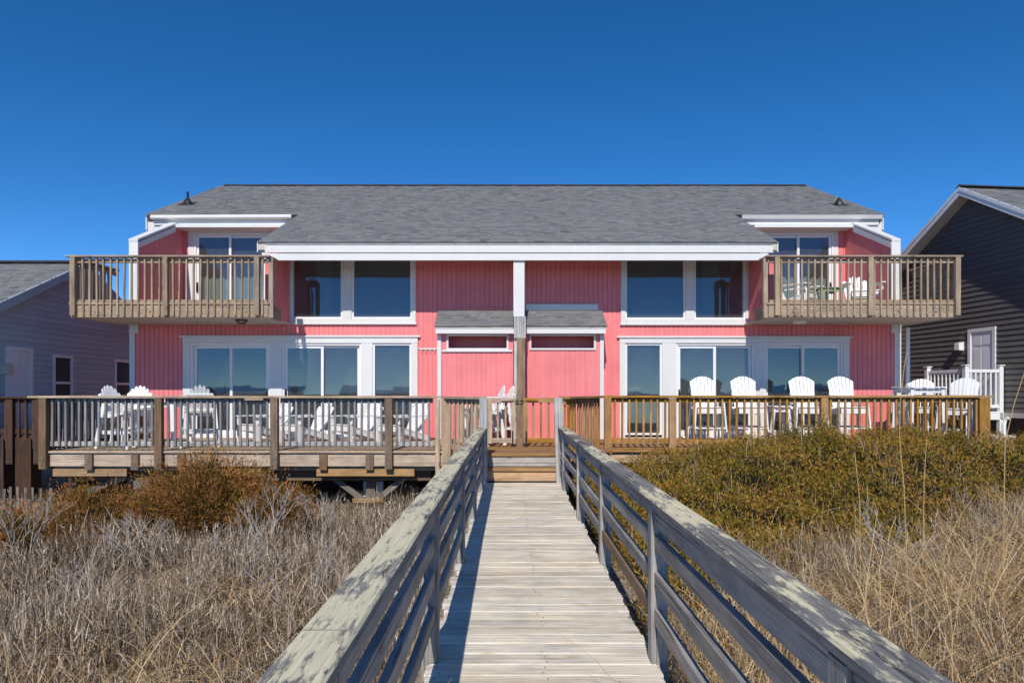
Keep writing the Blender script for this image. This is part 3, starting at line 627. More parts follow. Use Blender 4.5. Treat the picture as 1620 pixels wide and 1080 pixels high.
def walk_rail(xi, s, lab):
    """xi: inner face; s: outward direction"""
    r = thing('boardwalk_railing', lab, 'railing', (xi + s*0.045, 4, -0.45), group=None)
    capm = M['cap_pale'] if s < 0 else M['cap']
    bow = lambda yy: 0.022*math.sin(yy*0.55 + (0 if s > 0 else 1.2))
    for yy in POSTS_Y + [11.1]:
        last = yy > 11
        top = 1.375 if last else 0.862
        lean = 0.05*s if (last and s > 0) else 0.0
        board('post', (xi+s*0.047, yy, -0.62), (xi+s*0.047-lean, yy, top), 0.094 if not last else 0.13, 0.094, M['greypost'] if last else M['rail'], r, up=(0, -1, 0))
    ys = [-3.2] + POSTS_Y + [11.04]
    for k in range(len(ys)-1):
        a, b = ys[k]+(0.048 if k else 0), ys[k+1]-0.048
        for j, (zc, h) in enumerate(((0.655, 0.088), (0.465, 0.09), (0.262, 0.088), (0.812, 0.102) if ys[k+1] < 4 else (0.82, 0.088))):
            m = M['rail']
            if s > 0 and k == 4 and j == 2: m = M['tan']
            e0, e1 = random.gauss(0, 0.008), random.gauss(0, 0.008)
            board('rail', (xi+s*0.035, a, zc+e0), (xi+s*0.035, b, zc+e1), h, 0.036, m, r, up=(-s, 0, 0), ch=0.006)
    segs = [(-3.2, 1.7), (1.7, 5.97), (5.97, 11.03)]
    for a, b in segs:
        e = random.gauss(0, 0.005)
        board('cap_rail', (xi+s*0.062+bow(a)*0.4, a+0.002, 0.884), (xi+s*0.062+bow(b)*0.4, b-0.002, 0.884+e*0.5), 0.145, 0.04, capm, r, ch=0.008)
    return r
walk_rail(-0.40, -1, 'grey plank boardwalk railing with pale lichened cap beside the bare brush')
walk_rail(0.772, 1, 'grey plank boardwalk railing with one newer tan board beside the olive hedge')

# ------------------------------------------------------------------ decks
def railing_run(parent, a, b, zf, zt_, pitch, mats, outward, bal_lo, bottom_z, cap=True, double_sub=True, cap_w=0.14):
    """straight railing from a to b (xy); balusters on the outward side"""
    a = Vector((a[0], a[1], 0)); b = Vector((b[0], b[1], 0)); d = (b-a).normalized(); o = Vector((outward[0], outward[1], 0)).normalized()
    at = lambda t, off, z: a + d*t + o*off + Vector((0, 0, z)); L = (b-a).length
    if cap: board('cap_rail', at(-0.04, 0.02, zt_-0.019), at(L+0.04, 0.02, zt_-0.019), cap_w, 0.038, mats['cap'], parent)
    board('sub_rail', at(0, -0.02, zt_-0.039-0.045), at(L, -0.02, zt_-0.039-0.045), 0.085, 0.036, mats['sub'], parent, up=o)
    board('bottom_rail', at(0, -0.02, bottom_z), at(L, -0.02, bottom_z), 0.085, 0.036, mats['bot'], parent, up=o)
    n = max(2, int(round(L/pitch)))
    for k in range(n):
        t = (k+0.5)*L/n + random.gauss(0, 0.004)
        board('baluster', at(t, 0.018, bal_lo+random.gauss(0, 0.004)), at(t+random.gauss(0, 0.004), 0.018, zt_-0.045), 0.037, 0.037, mats['bal'], parent, up=o)
LM = dict(cap=M['old'], sub=M['oldbal'], bot=M['oldrail'], bal=M['oldbal'])
GM = dict(cap=M['gold'], sub=M['gold'], bot=M['gold'], bal=M['gold'])
M['rim'] = wood('weathered_rim_board', (0.68, 0.54, 0.40), (0.55, 0.42, 0.30), (0.27, 0.20, 0.15), 0.08)
LF = 12.04; LX0, LX1 = -8.24, -1.24; TOP = 1.40
ld = thing('wooden_deck', 'weathered grey-brown raised deck with railing and white chairs', 'deck', (-4.7, 13.7, -0.75), group=None)
def planks(parent, x0, x1, y0, y1, mat, z=FL):
    n = int((y1-y0)/0.146)
    for k in range(n):
        yy = y0+0.07+k*(y1-y0)/n
        xm = (x0+x1)/2+random.uniform(-1.2, 1.2) if x1-x0 > 5 else None
        for a, b in ((x0, xm-0.002), (xm+0.002, x1)) if xm else ((x0, x1),):
            board('plank', (a+random.gauss(0, 0.004), yy, z-0.018+random.gauss(0, 0.001)), (b, yy, z-0.018), 0.14, 0.036, mat, parent)
planks(ld, LX0-0.02, LX1+0.06, LF-0.04, DW-0.08, M['old'])
board('rim_board', (LX0, LF+0.02, 0.275), (LX1+0.05, LF+0.02, 0.275), 0.235, 0.038, M['rim'], ld, up=(0, -1, 0))
board('rim_board', (LX0+0.1, LF+0.16, 0.11), (LX1-0.1, LF+0.16, 0.11), 0.09, 0.038, M['old'], ld, up=(0, -1, 0))
board('rim_board', (LX0+0.02, LF+0.04, 0.275), (LX0+0.02, DW-0.1, 0.275), 0.235, 0.038, M['old'], ld, up=(1, 0, 0))
for k in range(14): board('joist', (LX0+0.3+k*0.52, LF+0.19, 0.275), (LX0+0.3+k*0.52, DW-0.12, 0.275), 0.23, 0.04, M['oldpost'], ld, up=(1, 0, 0))
DX = lambda p: X(p, LF)
for a, b in ((82, 199), (331, 411), (500, 655)): board('beam', (DX(a), LF+0.05, 0.045), (DX(b), LF+0.05, 0.045), 0.13, 0.05, M['beam'], ld, up=(0, -1, 0))
board('beam', (LX0+0.2, LF+0.3, -0.03), (LX1-0.2, LF+0.3, -0.03), 0.2, 0.07, M['oldpost'], ld, up=(0, -1, 0))
lposts = [72.5, 254, 436, 616, 690]
for p in lposts[:4]:
    board('post', (DX(p), LF-0.05, 0.12), (DX(p), LF-0.05, TOP-0.039), 0.13, 0.10, M['oldpost'], ld, up=(0, -1, 0))
    for dx_, dz_ in ((-0.02, 0.2), (0.015, 0.31)):
        MB().tube([(DX(p)+dx_, LF-0.1, dz_), (DX(p)+dx_, LF-0.116, dz_)], 0.016, 8).build('bolt', M['metal'], ld)
board('post', (DX(693), LF-0.04, 0.02), (DX(693), LF-0.04, TOP-0.06), 0.075, 0.09, M['old'], ld, up=(0, -1, 0))
for p in (142, 215, 288, 512, 585): board('block', (DX(p), LF-0.025, 0.10), (DX(p), LF-0.025, 0.375), 0.135, 0.045, M['oldpost'], ld, up=(0, -1, 0))
for a, b in ((74, 252), (256, 434), (438, 614), (618, 690)):
    railing_run(ld, (DX(a)+0.06, LF), (DX(b)-0.06, LF), FL, TOP, 0.1165, LM, (0, -1), 0.52, 0.555, cap=False)
for a, b in ((50, 302), (302.4, 700)): board('cap_rail', (DX(a), LF-0.03, TOP-0.019), (DX(b), LF-0.03, TOP-0.019), 0.16, 0.038, M['old'], ld)
board('cap_splice', (DX(391), LF-0.09, TOP-0.058), (DX(420), LF-0.09, TOP-0.058), 0.06, 0.04, M['old'], ld)
railing_run(ld, (LX0+0.02, LF+0.1), (LX0+0.02, DW-0.15), FL, TOP, 0.125, dict(cap=M['old'], sub=M['darkwood'], bot=M['darkwood'], bal=M['oldbal']), (-1, 0), 0.33, 0.5)
for k in (0.35, 3.3): board('post', (LX0+0.03, LF+k-0.2, 0.1), (LX0+0.03, LF+k-0.2, TOP-0.04), 0.09, 0.09, M['oldpost'], ld, up=(0, -1, 0))
for p in (95, 330, 580):
    x_ = DX(p); gz = float(ground_z(x_, LF+0.33))
    board('pile', (x_, LF+0.40, gz-0.25), (x_, LF+0.40, -0.02 if p != 95 else -0.02), 0.16, 0.16, M['fence'], ld, up=(0, -1, 0))
def brace(p0, p1, yy): board('brace', (DX(p0[0]), yy, Z(p0[1], LF)), (DX(p1[0]), yy, Z(p1[1], LF)), 0.10, 0.045, M['fence'], ld, up=(0, -1, 0))
brace((507, 748), (570, 795), LF+0.28); brace((652, 746), (590, 795), LF+0.28); brace((186, 756), (122, 782), LF+0.28)
board('brace_foot', (DX(553), LF+0.24, Z(795, LF)), (DX(603), LF+0.24, Z(795, LF)), 0.085, 0.04, M['beam'], ld, up=(0, -1, 0))
for k in range(6):
    for yy in (13.6, 15.1):
        x_ = LX0+0.5+k*1.25; board('pile', (x_, yy, float(ground_z(x_, yy))-0.3), (x_, yy, 0.155), 0.14, 0.14, M['oldpost'], ld, up=(0, -1, 0))
# utility box on the pile under the left deck
ub = thing('utility_box', 'small white utility box on the pile under the weathered deck', 'box', (DX(581), LF+0.5, -0.42))
MB().box(DX(566), DX(597), LF+0.50, LF+0.58, Z(784, LF+0.5), Z(762, LF+0.5)).build('box', M['vinyl'], ub)
MB().box(DX(566)-0.01, DX(597)+0.01, LF+0.485, LF+0.499, Z(784, LF+0.5)-0.01, Z(762, LF+0.5)+0.01).build('cover', M['vinyl'], ub)

RF = 12.72; RXA, RXB = 1.72, 8.87
rd = thing('wooden_deck', 'newer golden-brown raised deck with railing and tall white chairs', 'deck', (5.3, 14.1, -0.75))
planks(rd, RXA-0.06, RXB+0.02, RF-0.06, DW-0.08, M['golddeck'])
board('rim_board', (RXA-0.05, RF+0.02, 0.26), (RXB, RF+0.02, 0.26), 0.235, 0.038, M['peach'], rd, up=(0, -1, 0))
board('rim_board', (RXB-0.02, RF+0.04, 0.275), (RXB-0.02, DW-0.1, 0.275), 0.235, 0.038, M['gold'], rd, up=(1, 0, 0))
board('nosing', (RXA-0.05, RF-0.045, 0.375), (RXB, RF-0.045, 0.375), 0.05, 0.03, M['gold'], rd, up=(0, -1, 0))
GX_ = lambda p: X(p, RF)
rposts = [961, 1063, 1302, 1554]
for p in rposts:
    wd = 0.13 if p < 1500 else 0.2
    board('post', (GX_(p), RF-0.03, 0.25), (GX_(p), RF-0.03, TOP-0.045), wd, 0.10, M['gold'], rd, up=(0, -1, 0))
for a, b in zip(rposts[:-1], rposts[1:]): railing_run(rd, (GX_(a)+0.07, RF), (GX_(b)-0.07, RF), FL, TOP, 0.134, GM, (0, -1), 0.5, 0.545, cap=False)
board('block', (GX_(1179), RF-0.02, FL), (GX_(1179), RF-0.02, 0.56), 0.09, 0.06, M['gold'], rd, up=(0, -1, 0))
for a, b in ((948, 1182), (1182.4, 1566)): board('cap_rail', (GX_(a), RF-0.01, TOP-0.019), (GX_(b), RF-0.01, TOP-0.019), 0.15, 0.038, M['gold'], rd)
railing_run(rd, (RXB-0.04, RF+0.12), (RXB-0.04, DW-0.15), FL, TOP, 0.134, GM, (1, 0), 0.4, 0.545)
for k in range(4):
    for yy in (13.0, 15.1):
        x_ = RXA+0.4+k*2.1; board('pile', (x_, yy, float(ground_z(x_, yy))-0.3), (x_, yy, 0.14), 0.14, 0.14, M['oldpost'], rd, up=(0, -1, 0))
for k in range(14): board('joist', (RXA+0.1+k*0.52, RF+0.045, 0.275), (RXA+0.1+k*0.52, DW-0.12, 0.275), 0.23, 0.04, M['golddeck'], rd, up=(1, 0, 0))

# ------------------------------------------------------------------ landing, steps, dividing railings and gates
LA, LB = -0.46, 0.84
lan = thing('deck_landing', 'shared orange-brown landing with two wooden steps between the decks', 'landing', (0.2, 12.4, -0.75))
nose = 11.46
board('tread', (LA, nose+0.07, FL-0.018), (LB, nose+0.07, FL-0.018), 0.14, 0.038, M['gold'], lan)
yy = nose+0.215
while yy < 15.35:
    if yy < LF-0.02: a, b = LA, LB
    elif yy < RF: a, b = LX1+0.065, RXA+0.1
    else: a, b = LX1+0.065, RXA-0.065
    # along the slanted side railings the planks run out to the rail line
    if yy < LF-0.02: t = (yy-11.1)/(LF-11.1); a, b = LA-(abs(LX1-LA)-0.1)*max(0, t)*0.9, LB+(RXA-LB)*max(0, t)*0.8
    board('plank', (a, yy, FL-0.018), (b, yy, FL-0.018), 0.14, 0.036, M['golddeck'], lan); yy += 0.146
board('riser', (LA+0.01, nose+0.05, 0.335), (LB-0.01, nose+0.05, 0.335), 0.115, 0.036, M['oldrail'], lan, up=(0, -1, 0))
board('tread', (LA, 11.29, 0.197), (LB, 11.29, 0.197), 0.30, 0.038, M['beam'], lan)
board('riser', (LA+0.005, 11.19, 0.092), (LB-0.005, 11.19, 0.092), 0.16, 0.036, M['peach'], lan, up=(0, -1, 0))
board('riser', (LA+0.01, nose+0.052, 0.245), (LB-0.01, nose+0.052, 0.245), 0.055, 0.03, M['oldrail'], lan, up=(0, -1, 0))
for xx in (LA+0.03, 0.19, LB-0.03): board('stringer', (xx, 11.22, 0.05), (xx, 13.0, 0.05), 0.24, 0.04, M['rail'], lan, up=(1, 0, 0))
MB().prismy([(LX1+0.07, LF+0.02, 0.38), (LA-0.02, 11.3, 0.38), (LA-0.02, 11.3, -0.55), (LX1+0.07, LF+0.02, -0.55)], (0.02, 0.03, 0)).build('skirt_panel', M['rail'], lan)
board('skirt_board', (LB+0.02, 11.5, 0.27), (RXA-0.07, RF-0.05, 0.27), 0.22, 0.036, M['oldrail'], lan, up=(0.6, -1, 0))
cornerL = (LX1+0.1, LF-0.08); cornerR = (RXA-0.06, RF-0.12)
board('post', (cornerL[0], cornerL[1], 0.1), (cornerL[0], cornerL[1], TOP-0.05), 0.12, 0.1, M['old'], lan, up=(0, -1, 0))
LD = dict(cap=M['old'], sub=M['old'], bot=M['old'], bal=M['old'])
railing_run(lan, (cornerL[0]+0.06, cornerL[1]-0.05), (-0.50, 11.14), FL, TOP-0.01, 0.145, LD, (-0.8, -1), 0.30, 0.52)
railing_run(lan, (0.90, 11.16), (cornerR[0]-0.04, cornerR[1]-0.05), FL, TOP-0.005, 0.145, GM, (1.5, -1), 0.32, 0.52)
GY_ = 13.0
for k, (a, b, mm_) in enumerate(((LX1+0.12, -0.50, LD), (0.97, RXA-0.1, GM))):
    railing_run(lan, (a, GY_), (b, GY_), FL, TOP-0.02, 0.13, mm_, (0, -1), 0.49, 0.53)
    board('post', ((b+0.05 if k == 0 else a-0.05), GY_, FL+0.0), ((b+0.05 if k == 0 else a-0.05), GY_, TOP-0.06), 0.09, 0.09, mm_['cap'], lan, up=(0, -1, 0))
board('post', (0.165, GY_, FL), (0.165, GY_, TOP+0.02), 0.12, 0.09, M['tan'], lan, up=(0, -1, 0))
def gate(x0, x1, lab, mt, hinge_right):
    g = thing('gate', lab, 'gate', ((x0+x1)/2, GY_, FL))
    zb_, zt_ = FL+0.06, TOP-0.045; yy = GY_-0.02
    board('gate_rail', (x0, yy, zt_-0.045), (x1, yy, zt_-0.045), 0.09, 0.036, mt, g, up=(0, -1, 0)); board('gate_rail', (x0, yy, zb_+0.055), (x1, yy, zb_+0.055), 0.09, 0.036, mt, g, up=(0, -1, 0))
    for xx in (x0+0.045, x1-0.045): board('stile', (xx, yy-0.037, zb_), (xx, yy-0.037, zt_), 0.09, 0.036, mt, g, up=(0, -1, 0))
    n = int((x1-x0-0.2)/0.13)
    for k in range(n): xx = x0+0.09+(k+0.7)*(x1-x0-0.18)/(n+0.4); board('baluster', (xx, yy+0.037, zb_+0.02), (xx, yy+0.037, zt_-0.01), 0.037, 0.037, mt, g, up=(0, -1, 0))
    xc = x1-0.06 if hinge_right else x0+0.06; sg = -1 if hinge_right else 1
    board('gusset', (xc-sg*0.02, yy-0.075, zt_-0.03), (xc+sg*0.22, yy-0.075, zt_-0.035), 0.05, 0.03, mt, g, up=(0, -1, 0))
    w = MB().tube([(xc, yy-0.07, FL+0.035), (xc, yy-0.10, FL+0.035)], 0.034, 12).tube([(xc, yy-0.085, FL+0.05), (xc, yy-0.085, FL+0.17), (xc, yy-0.06, FL+0.30)], 0.013, 6); w.build('caster', M['black'], g)
    MB().tube([(xc-0.05*sg, yy-0.08, zt_-0.06), (xc-0.12*sg, yy-0.09, zt_-0.06)], 0.014, 6).build('latch', M['black'], g)
    return g
gate(-0.44, 0.095, 'weathered grey gate with caster between white post and brown middle post', M['old'], True)
gate(0.235, 0.915, 'golden slatted gate with caster between middle post and leaning end post', M['gold'], False)
hz = []
for t in np.linspace(0, 1, 22): hz.append((0.95+0.03*math.sin(t*3), 12.9-0.05*math.sin(t*3.1), TOP-0.08-0.5*t-0.02*math.sin(6*t)) if t > 0.12 else (1.03-0.6*t, 12.9, TOP-0.15+0.7*t))
hs = thing('garden_hose', 'yellow-green garden hose end hanging beside the golden gate', 'hose', (0.96, 12.9, FL))
MB().tube(hz, 0.014, 7).build('hose', M['hose'], hs); e = Vector(hz[-1])
MB().tube([e, e+Vector((0.005, 0, -0.1)), e+Vector((0.02, 0, -0.22))], [0.018, 0.022, 0.016], 8).build('nozzle', M['black'], hs)
# ------------------------------------------------------------------ neighbouring houses
def lap_wall(parent, xw, s, y0, y1, zb, top, mat, h=0.13, holes=()):
    """lap siding on a wall at x = xw whose outside faces s; every course is a board; top(y) is the gable line"""
    z = zb
    while True:
        ys = np.linspace(y0, y1, 200); ok = ys[np.array([top(v) for v in ys]) > z + h*0.75]
        if len(ok) < 3: break
        for a, b in cut(float(ok[0]), float(ok[-1]), [(q[0], q[1]) for q in holes if q[2] < z+h*0.6 and q[3] > z+h*0.4]):
            if b - a > 0.03: board('siding_board', (xw+s*0.012, a, z+h/2), (xw+s*0.012, b, z+h/2), h+0.018, 0.012, mat, parent, up=(s, 0, 0.16), ch=0.002)
        z += h
def gable_house(name, lab, xw, s, y0, y1, zb, ry, rz, pitch, mat, depth, over, rakemat, hs, h=0.13):
    o = thing(name, lab, 'house', (xw - s*depth/2, (y0+y1)/2, -0.75))
    top = lambda y_: rz - 0.22 - pitch*abs(y_-ry)
    xe = xw - s*depth
    m = MB(); m.prismy([(xw, y0, zb), (xw, y1, zb), (xw, y1, top(y1)), (xw, ry, rz-0.22), (xw, y0, top(y0))], (-s*0.15, 0, 0)); m.build('gable_wall', mat, o)
    MB().box(min(xw-s*0.16, xe), max(xw-s*0.16, xe), y0, y0+0.15, zb, top(y0)).build('front_wall', mat, o)
    MB().box(min(xw-s*0.16, xe), max(xw-s*0.16, xe), y1-0.15, y1, zb, top(y1)).build('rear_wall', mat, o)
    lap_wall(o, xw, s, y0, y1, zb, top, mat, h, hs)
    xr = xw + s*over; f0 = y0-0.5; f1 = y1+0.5; a, b = min(xr, xe), max(xr, xe)
    for ya, yb_ in ((f0, ry), (f1, ry)):
        za = rz - pitch*abs(ya-ry)
        m = MB(); m.prismy([(a, ya, za-0.03), (a, yb_, rz-0.03), (a, yb_, rz-0.12), (a, ya, za-0.12)], (b-a, 0, 0)); m.build('roof_deck', M['soffit'], o)
        sg = 1 if ya < ry else -1
        if sg > 0: shingles('shingles', (0, ya, za-0.028), (1, 0, 0), (0, ry-ya, rz-za), lambda d: [(a-0.01, b+0.01)], o)
        else: shingles('shingles', (0, ya, za-0.028), (1, 0, 0), (0, ry-ya, rz-za), lambda d: [(a-0.01, b+0.01)], o, exposure=0.3, tabs=(0.5, 1.0))
        m = MB(); m.prismy([(xr+s*0.002, ya, za-0.22), (xr+s*0.002, yb_, rz-0.22), (xr+s*0.002, yb_, rz-0.015), (xr+s*0.002, ya, za-0.015)], (-s*0.03, 0, 0)); m.build('rake_board', rakemat, o)
        m = MB(); m.prismy([(xr+s*0.016, ya, za-0.10), (xr+s*0.016, yb_, rz-0.10), (xr+s*0.016, yb_, rz-0.012), (xr+s*0.016, ya, za-0.012)], (-s*0.012, 0, 0)); m.build('rake_trim', rakemat, o)
        m = MB(); m.prismy([(xr-s*0.03, ya, za-0.205), (xr-s*0.03, yb_, rz-0.205), (xr-s*0.03, yb_, rz-0.185), (xr-s*0.03, ya, za-0.185)], (-s*(over-0.035), 0, 0)); m.build('soffit', M['soffit'], o)
    m = MB(); m.prismy([(a, ry-0.13, rz-0.02), (a, ry, rz+0.05), (a, ry+0.13, rz-0.02)], (b-a, 0, 0)); m.build('ridge_cap', M['ridge'], o)
    return o
def side_window(parent, xw, s, ya, yb_, z0, z1, mat=None):
    m = MB(); t = 0.07; mt = mat or M['vinyl']
    for a, b, c, d in ((ya, ya+t, z0, z1), (yb_-t, yb_, z0, z1), (ya+t, yb_-t, z0, z0+t), (ya+t, yb_-t, z1-t, z1), (ya+t, yb_-t, (z0+z1)/2-0.03, (z0+z1)/2+0.03)):
        m.box(min(xw-s*0.02, xw+s*0.045), max(xw-s*0.02, xw+s*0.045), a, b, c, d)
    w = m.build('window', mt, parent)
    for c, d in ((z0+t, (z0+z1)/2-0.03), ((z0+z1)/2+0.03, z1-t)):
        solid('pane', [(xw+s*0.012, ya+t, c), (xw+s*0.012, yb_-t, c), (xw+s*0.012, yb_-t, d), (xw+s*0.012, ya+t, d)], [(0, 1, 2, 3)], M['darkglass'], w)
    return w
m_, nt_, N_, L_, P_ = nodes('dark_window_glass'); P_.inputs['Base Color'].default_value = (0.05, 0.065, 0.075, 1); P_.inputs['Roughness'].default_value = 0.12; P_.inputs['Specular IOR Level'].default_value = 0.15; M['darkglass'] = m_
def side_door(parent, xw, s, ya, yb_, z0, z1):
    t = 0.09
    m = MB()
    for a, b, c, d in ((ya-t, ya, z0, z1+t), (yb_, yb_+t, z0, z1+t), (ya, yb_, z1, z1+t)): m.box(min(xw, xw+s*0.05), max(xw, xw+s*0.05), a, b, c, d)
    dr = m.build('door_frame', M['vinyl'], parent)
    MB().box(min(xw-s*0.02, xw+s*0.024), max(xw-s*0.02, xw+s*0.024), ya+0.003, yb_-0.003, z0+0.02, z1-0.003).build('door', M['vinyl'], dr)
    pm = MB(); ww = (yb_-ya)
    for i in range(2):
        for c, d in ((0.1, 0.42), (0.47, 0.78), (0.83, 0.95)):
            pm.box(min(xw+s*0.024, xw+s*0.032), max(xw+s*0.024, xw+s*0.032), ya+ww*(0.12+0.41*i), ya+ww*(0.47+0.41*i), z0+(z1-z0)*c, z0+(z1-z0)*d)
    pm.build('door_panel', M['vinyl'], dr)
    MB().tube([(xw+s*0.03, ya+0.09, z0+0.95), (xw+s*0.09, ya+0.09, z0+0.95)], 0.028, 8).build('handle', M['metal'], dr)
XL = -11.0
yd = lambda p, xw: xw*F/(p-VX)
LH = [(yd(12, XL)-0.09, yd(45, XL)+0.09, 0.0, 2.46), (yd(82, XL), yd(113, XL), 1.0, 2.36), (yd(180, XL), yd(207, XL), 1.0, 2.36)]
nl = gable_house('neighbour_house', 'grey lap-sided gabled house with grey roof beyond the weathered deck', XL, 1, 12.9, 20.2, 0.25, 17.2, 4.72, 0.47, M['lav'], 11, 0.32, M['lav'], LH)
side_door(nl, XL, 1, yd(12, XL), yd(45, XL), 0.27, 2.37)
side_window(nl, XL, 1, LH[1][0], LH[1][1], 1.0, 2.36); side_window(nl, XL, 1, LH[2][0], LH[2][1], 1.0, 2.36)
MB().prismy([(XL+0.005, yd(5, XL)-0.1, 2.1), (XL+0.18, yd(5, XL)-0.1, 2.05), (XL+0.18, yd(5, XL)-0.1, 1.85), (XL+0.005, yd(5, XL)-0.1, 1.85)], (0, 0.16, 0)).build('wall_lamp', M['lamp'], nl)
for yy in (13.2, 15.4, 17.6, 19.9): board('pile', (XL-0.2, yy, -1.1), (XL-0.2, yy, 0.25), 0.3, 0.3, M['darkwood'], nl, up=(0, -1, 0))
XR = 11.5
RH = [(yd(1568, XR)-0.09, yd(1538, XR)+0.09, 0.9, 3.02)]
nr = gable_house('neighbour_house', 'charcoal lap-sided gabled house with white rake boards beyond the golden deck', XR, -1, 13.2, 20.6, 0.98, 17.0, 6.56, 0.57, M['char'], 11, 0.36, M['vinyl'], RH)
side_door(nr, XR, -1, yd(1568, XR), yd(1538, XR), 1.02, 2.93)
MB().box(XR-0.03, XR+0.05, 13.2, 20.6, 0.86, 0.975).build('skirt_trim', M['soffit'], nr)
yl = yd(1528, XR)
MB().prismy([(XR-0.02, yl, 2.72), (XR-0.16, yl, 2.68), (XR-0.16, yl, 2.52), (XR-0.02, yl, 2.5)], (0, 0.16, 0)).build('wall_lamp', M['vinyl'], nr)
for yy in (13.5, 15.6, 17.8, 20.3): board('pile', (XR+0.25, yy, -1.1), (XR+0.25, yy, 0.98), 0.3, 0.3, M['darkwood'], nr, up=(0, -1, 0))
MB().tube([(XR-0.08, 19.6, 0.0), (XR-0.08, 19.6, 4.7)], 0.045, 8).build('downspout', M['vinyl'], nr)
MB().box(XR+1.2, XR+1.4, 13.4, 20.4, -0.9, 0.95).build('foundation_wall', M['block'], nr)
# white porch by the charcoal house's side door
po = thing('porch', 'white vinyl railed porch at the side door of the charcoal house', 'porch', (10.95, 16.65, -0.7))
PX0, PX1, PY0, PY1, PZ = 10.48, 11.46, 16.0, 17.35, 1.0
MB().box(PX0, PX1, PY0, PY1, PZ-0.19, PZ-0.03).build('rim', M['vinyl'], po)
for k in range(9): board('plank', (PX0-0.01, PY0+0.075+k*0.15, PZ-0.014), (PX1, PY0+0.075+k*0.15, PZ-0.014), 0.143, 0.028, M['vinyl'], po)
for x_, y_ in ((PX0+0.05, PY0+0.05), (PX1-0.06, PY0+0.05), (PX0+0.05, PY1-0.05)):
    p_ = board('post', (x_, y_, -0.9), (x_, y_, PZ+1.07), 0.1, 0.1, M['vinyl'], po, up=(0, -1, 0))
    MB().prismy([(x_-0.07, y_-0.07, PZ+1.071), (x_+0.07, y_-0.07, PZ+1.071), (x_+0.07, y_+0.07, PZ+1.071), (x_-0.07, y_+0.07, PZ+1.071)], (0, 0, 0.025)).build('post_cap', M['vinyl'], p_)
for a, b in (((PX0+0.10, PY0+0.05), (PX1-0.11, PY0+0.05)), ((PX0+0.05, PY0+0.10), (PX0+0.05, PY1-0.10))):
    for zz in (PZ+0.95, PZ+0.12): board('porch_rail', (a[0], a[1], zz), (b[0], b[1], zz), 0.05, 0.07, M['vinyl'], po)
    L = math.hypot(b[0]-a[0], b[1]-a[1]); n = int(L/0.115)
    for k in range(n): t = (k+0.5)/n; board('baluster', (a[0]+(b[0]-a[0])*t, a[1]+(b[1]-a[1])*t, PZ+0.15), (a[0]+(b[0]-a[0])*t, a[1]+(b[1]-a[1])*t, PZ+0.92), 0.035, 0.035, M['vinyl'], po, up=(0, -1, 0))
# the charcoal house and its porch stand a few degrees askew to the pink one
for o_ in (nr, po):
    T_ = Matrix.Translation((XR, 17.0, 0)); WM[o_] = T_ @ Matrix.Rotation(R(6), 4, 'Z') @ T_.inverted() @ WM[o_]; o_.matrix_basis = WM[o_]
# dark deck beside the grey house
nd = thing('neighbour_deck', 'dark brown stained deck on black piles beside the grey house', 'deck', (-10.3, 13.6, -0.75))
ND = dict(cap=M['darkwood'], sub=M['darkwood'], bot=M['darkwood'], bal=M['darkwood'])
NX0, NX1, NY = -13.2, -9.02, 13.0
railing_run(nd, (NX0, NY), (NX1, NY), 0.6, 1.38, 0.13, ND, (0, -1), 0.55, 0.72)
railing_run(nd, (NX1, NY+0.1), (NX1, 16.5), 0.6, 1.38, 0.13, ND, (1, 0), 0.55, 0.72)
for p in (X(18, NY), X(64, NY)-0.03, -11.6): board('post', (p, NY-0.02, 0.1), (p, NY-0.02, 1.35), 0.13, 0.09, M['darkwood'], nd, up=(0, -1, 0))
board('rim_board', (NX0, NY+0.03, 0.5), (NX1, NY+0.03, 0.5), 0.22, 0.04, M['darkwood'], nd, up=(0, -1, 0))
for k in range(23): board('plank', (NX0, NY+0.1+k*0.15, 0.62), (NX1 if NY+0.1+k*0.15 < 16.5 else -11.0, NY+0.1+k*0.15, 0.62), 0.14, 0.03, M['darkwood'], nd)
for p in (X(3, NY)-0.1, X(38, NY), -11.7):
    for yy in (NY+0.12, 15.9): board('pile', (p, yy, float(ground_z(p, yy))-0.3), (p, yy, 0.6), 0.3, 0.3, M['darkwood'], nd, up=(0, -1, 0))
# slatted dune fence under the decks
fe = thing('dune_fence', 'low grey slatted dune fence under the dark neighbouring deck', 'fence', (-9.6, 12.2, -0.8))
for k in range(34):
    t = k/33; x_ = -12.4+t*4.2; y_ = 12.35-0.35*math.sin(t*2.5); g0 = float(ground_z(x_, y_))
    board('slat', (x_, y_, g0-0.05), (x_+random.gauss(0, 0.025), y_, g0+0.62+random.gauss(0, 0.03)), 0.045, 0.012, M['fence'], fe, up=(random.gauss(0, 0.2), -1, 0), ch=0.001)
MB().tube([(-12.4+4.2*t, 12.335-0.35*math.sin(t*2.5), float(ground_z(-12.4+4.2*t, 12.3))+0.4) for t in np.linspace(0, 1, 20)], 0.005, 5).build('wire', M['metal'], fe)
MB().tube([(-12.4+4.2*t, 12.335-0.35*math.sin(t*2.5), float(ground_z(-12.4+4.2*t, 12.3))+0.15) for t in np.linspace(0, 1, 20)], 0.005, 5).build('wire', M['metal'], fe)
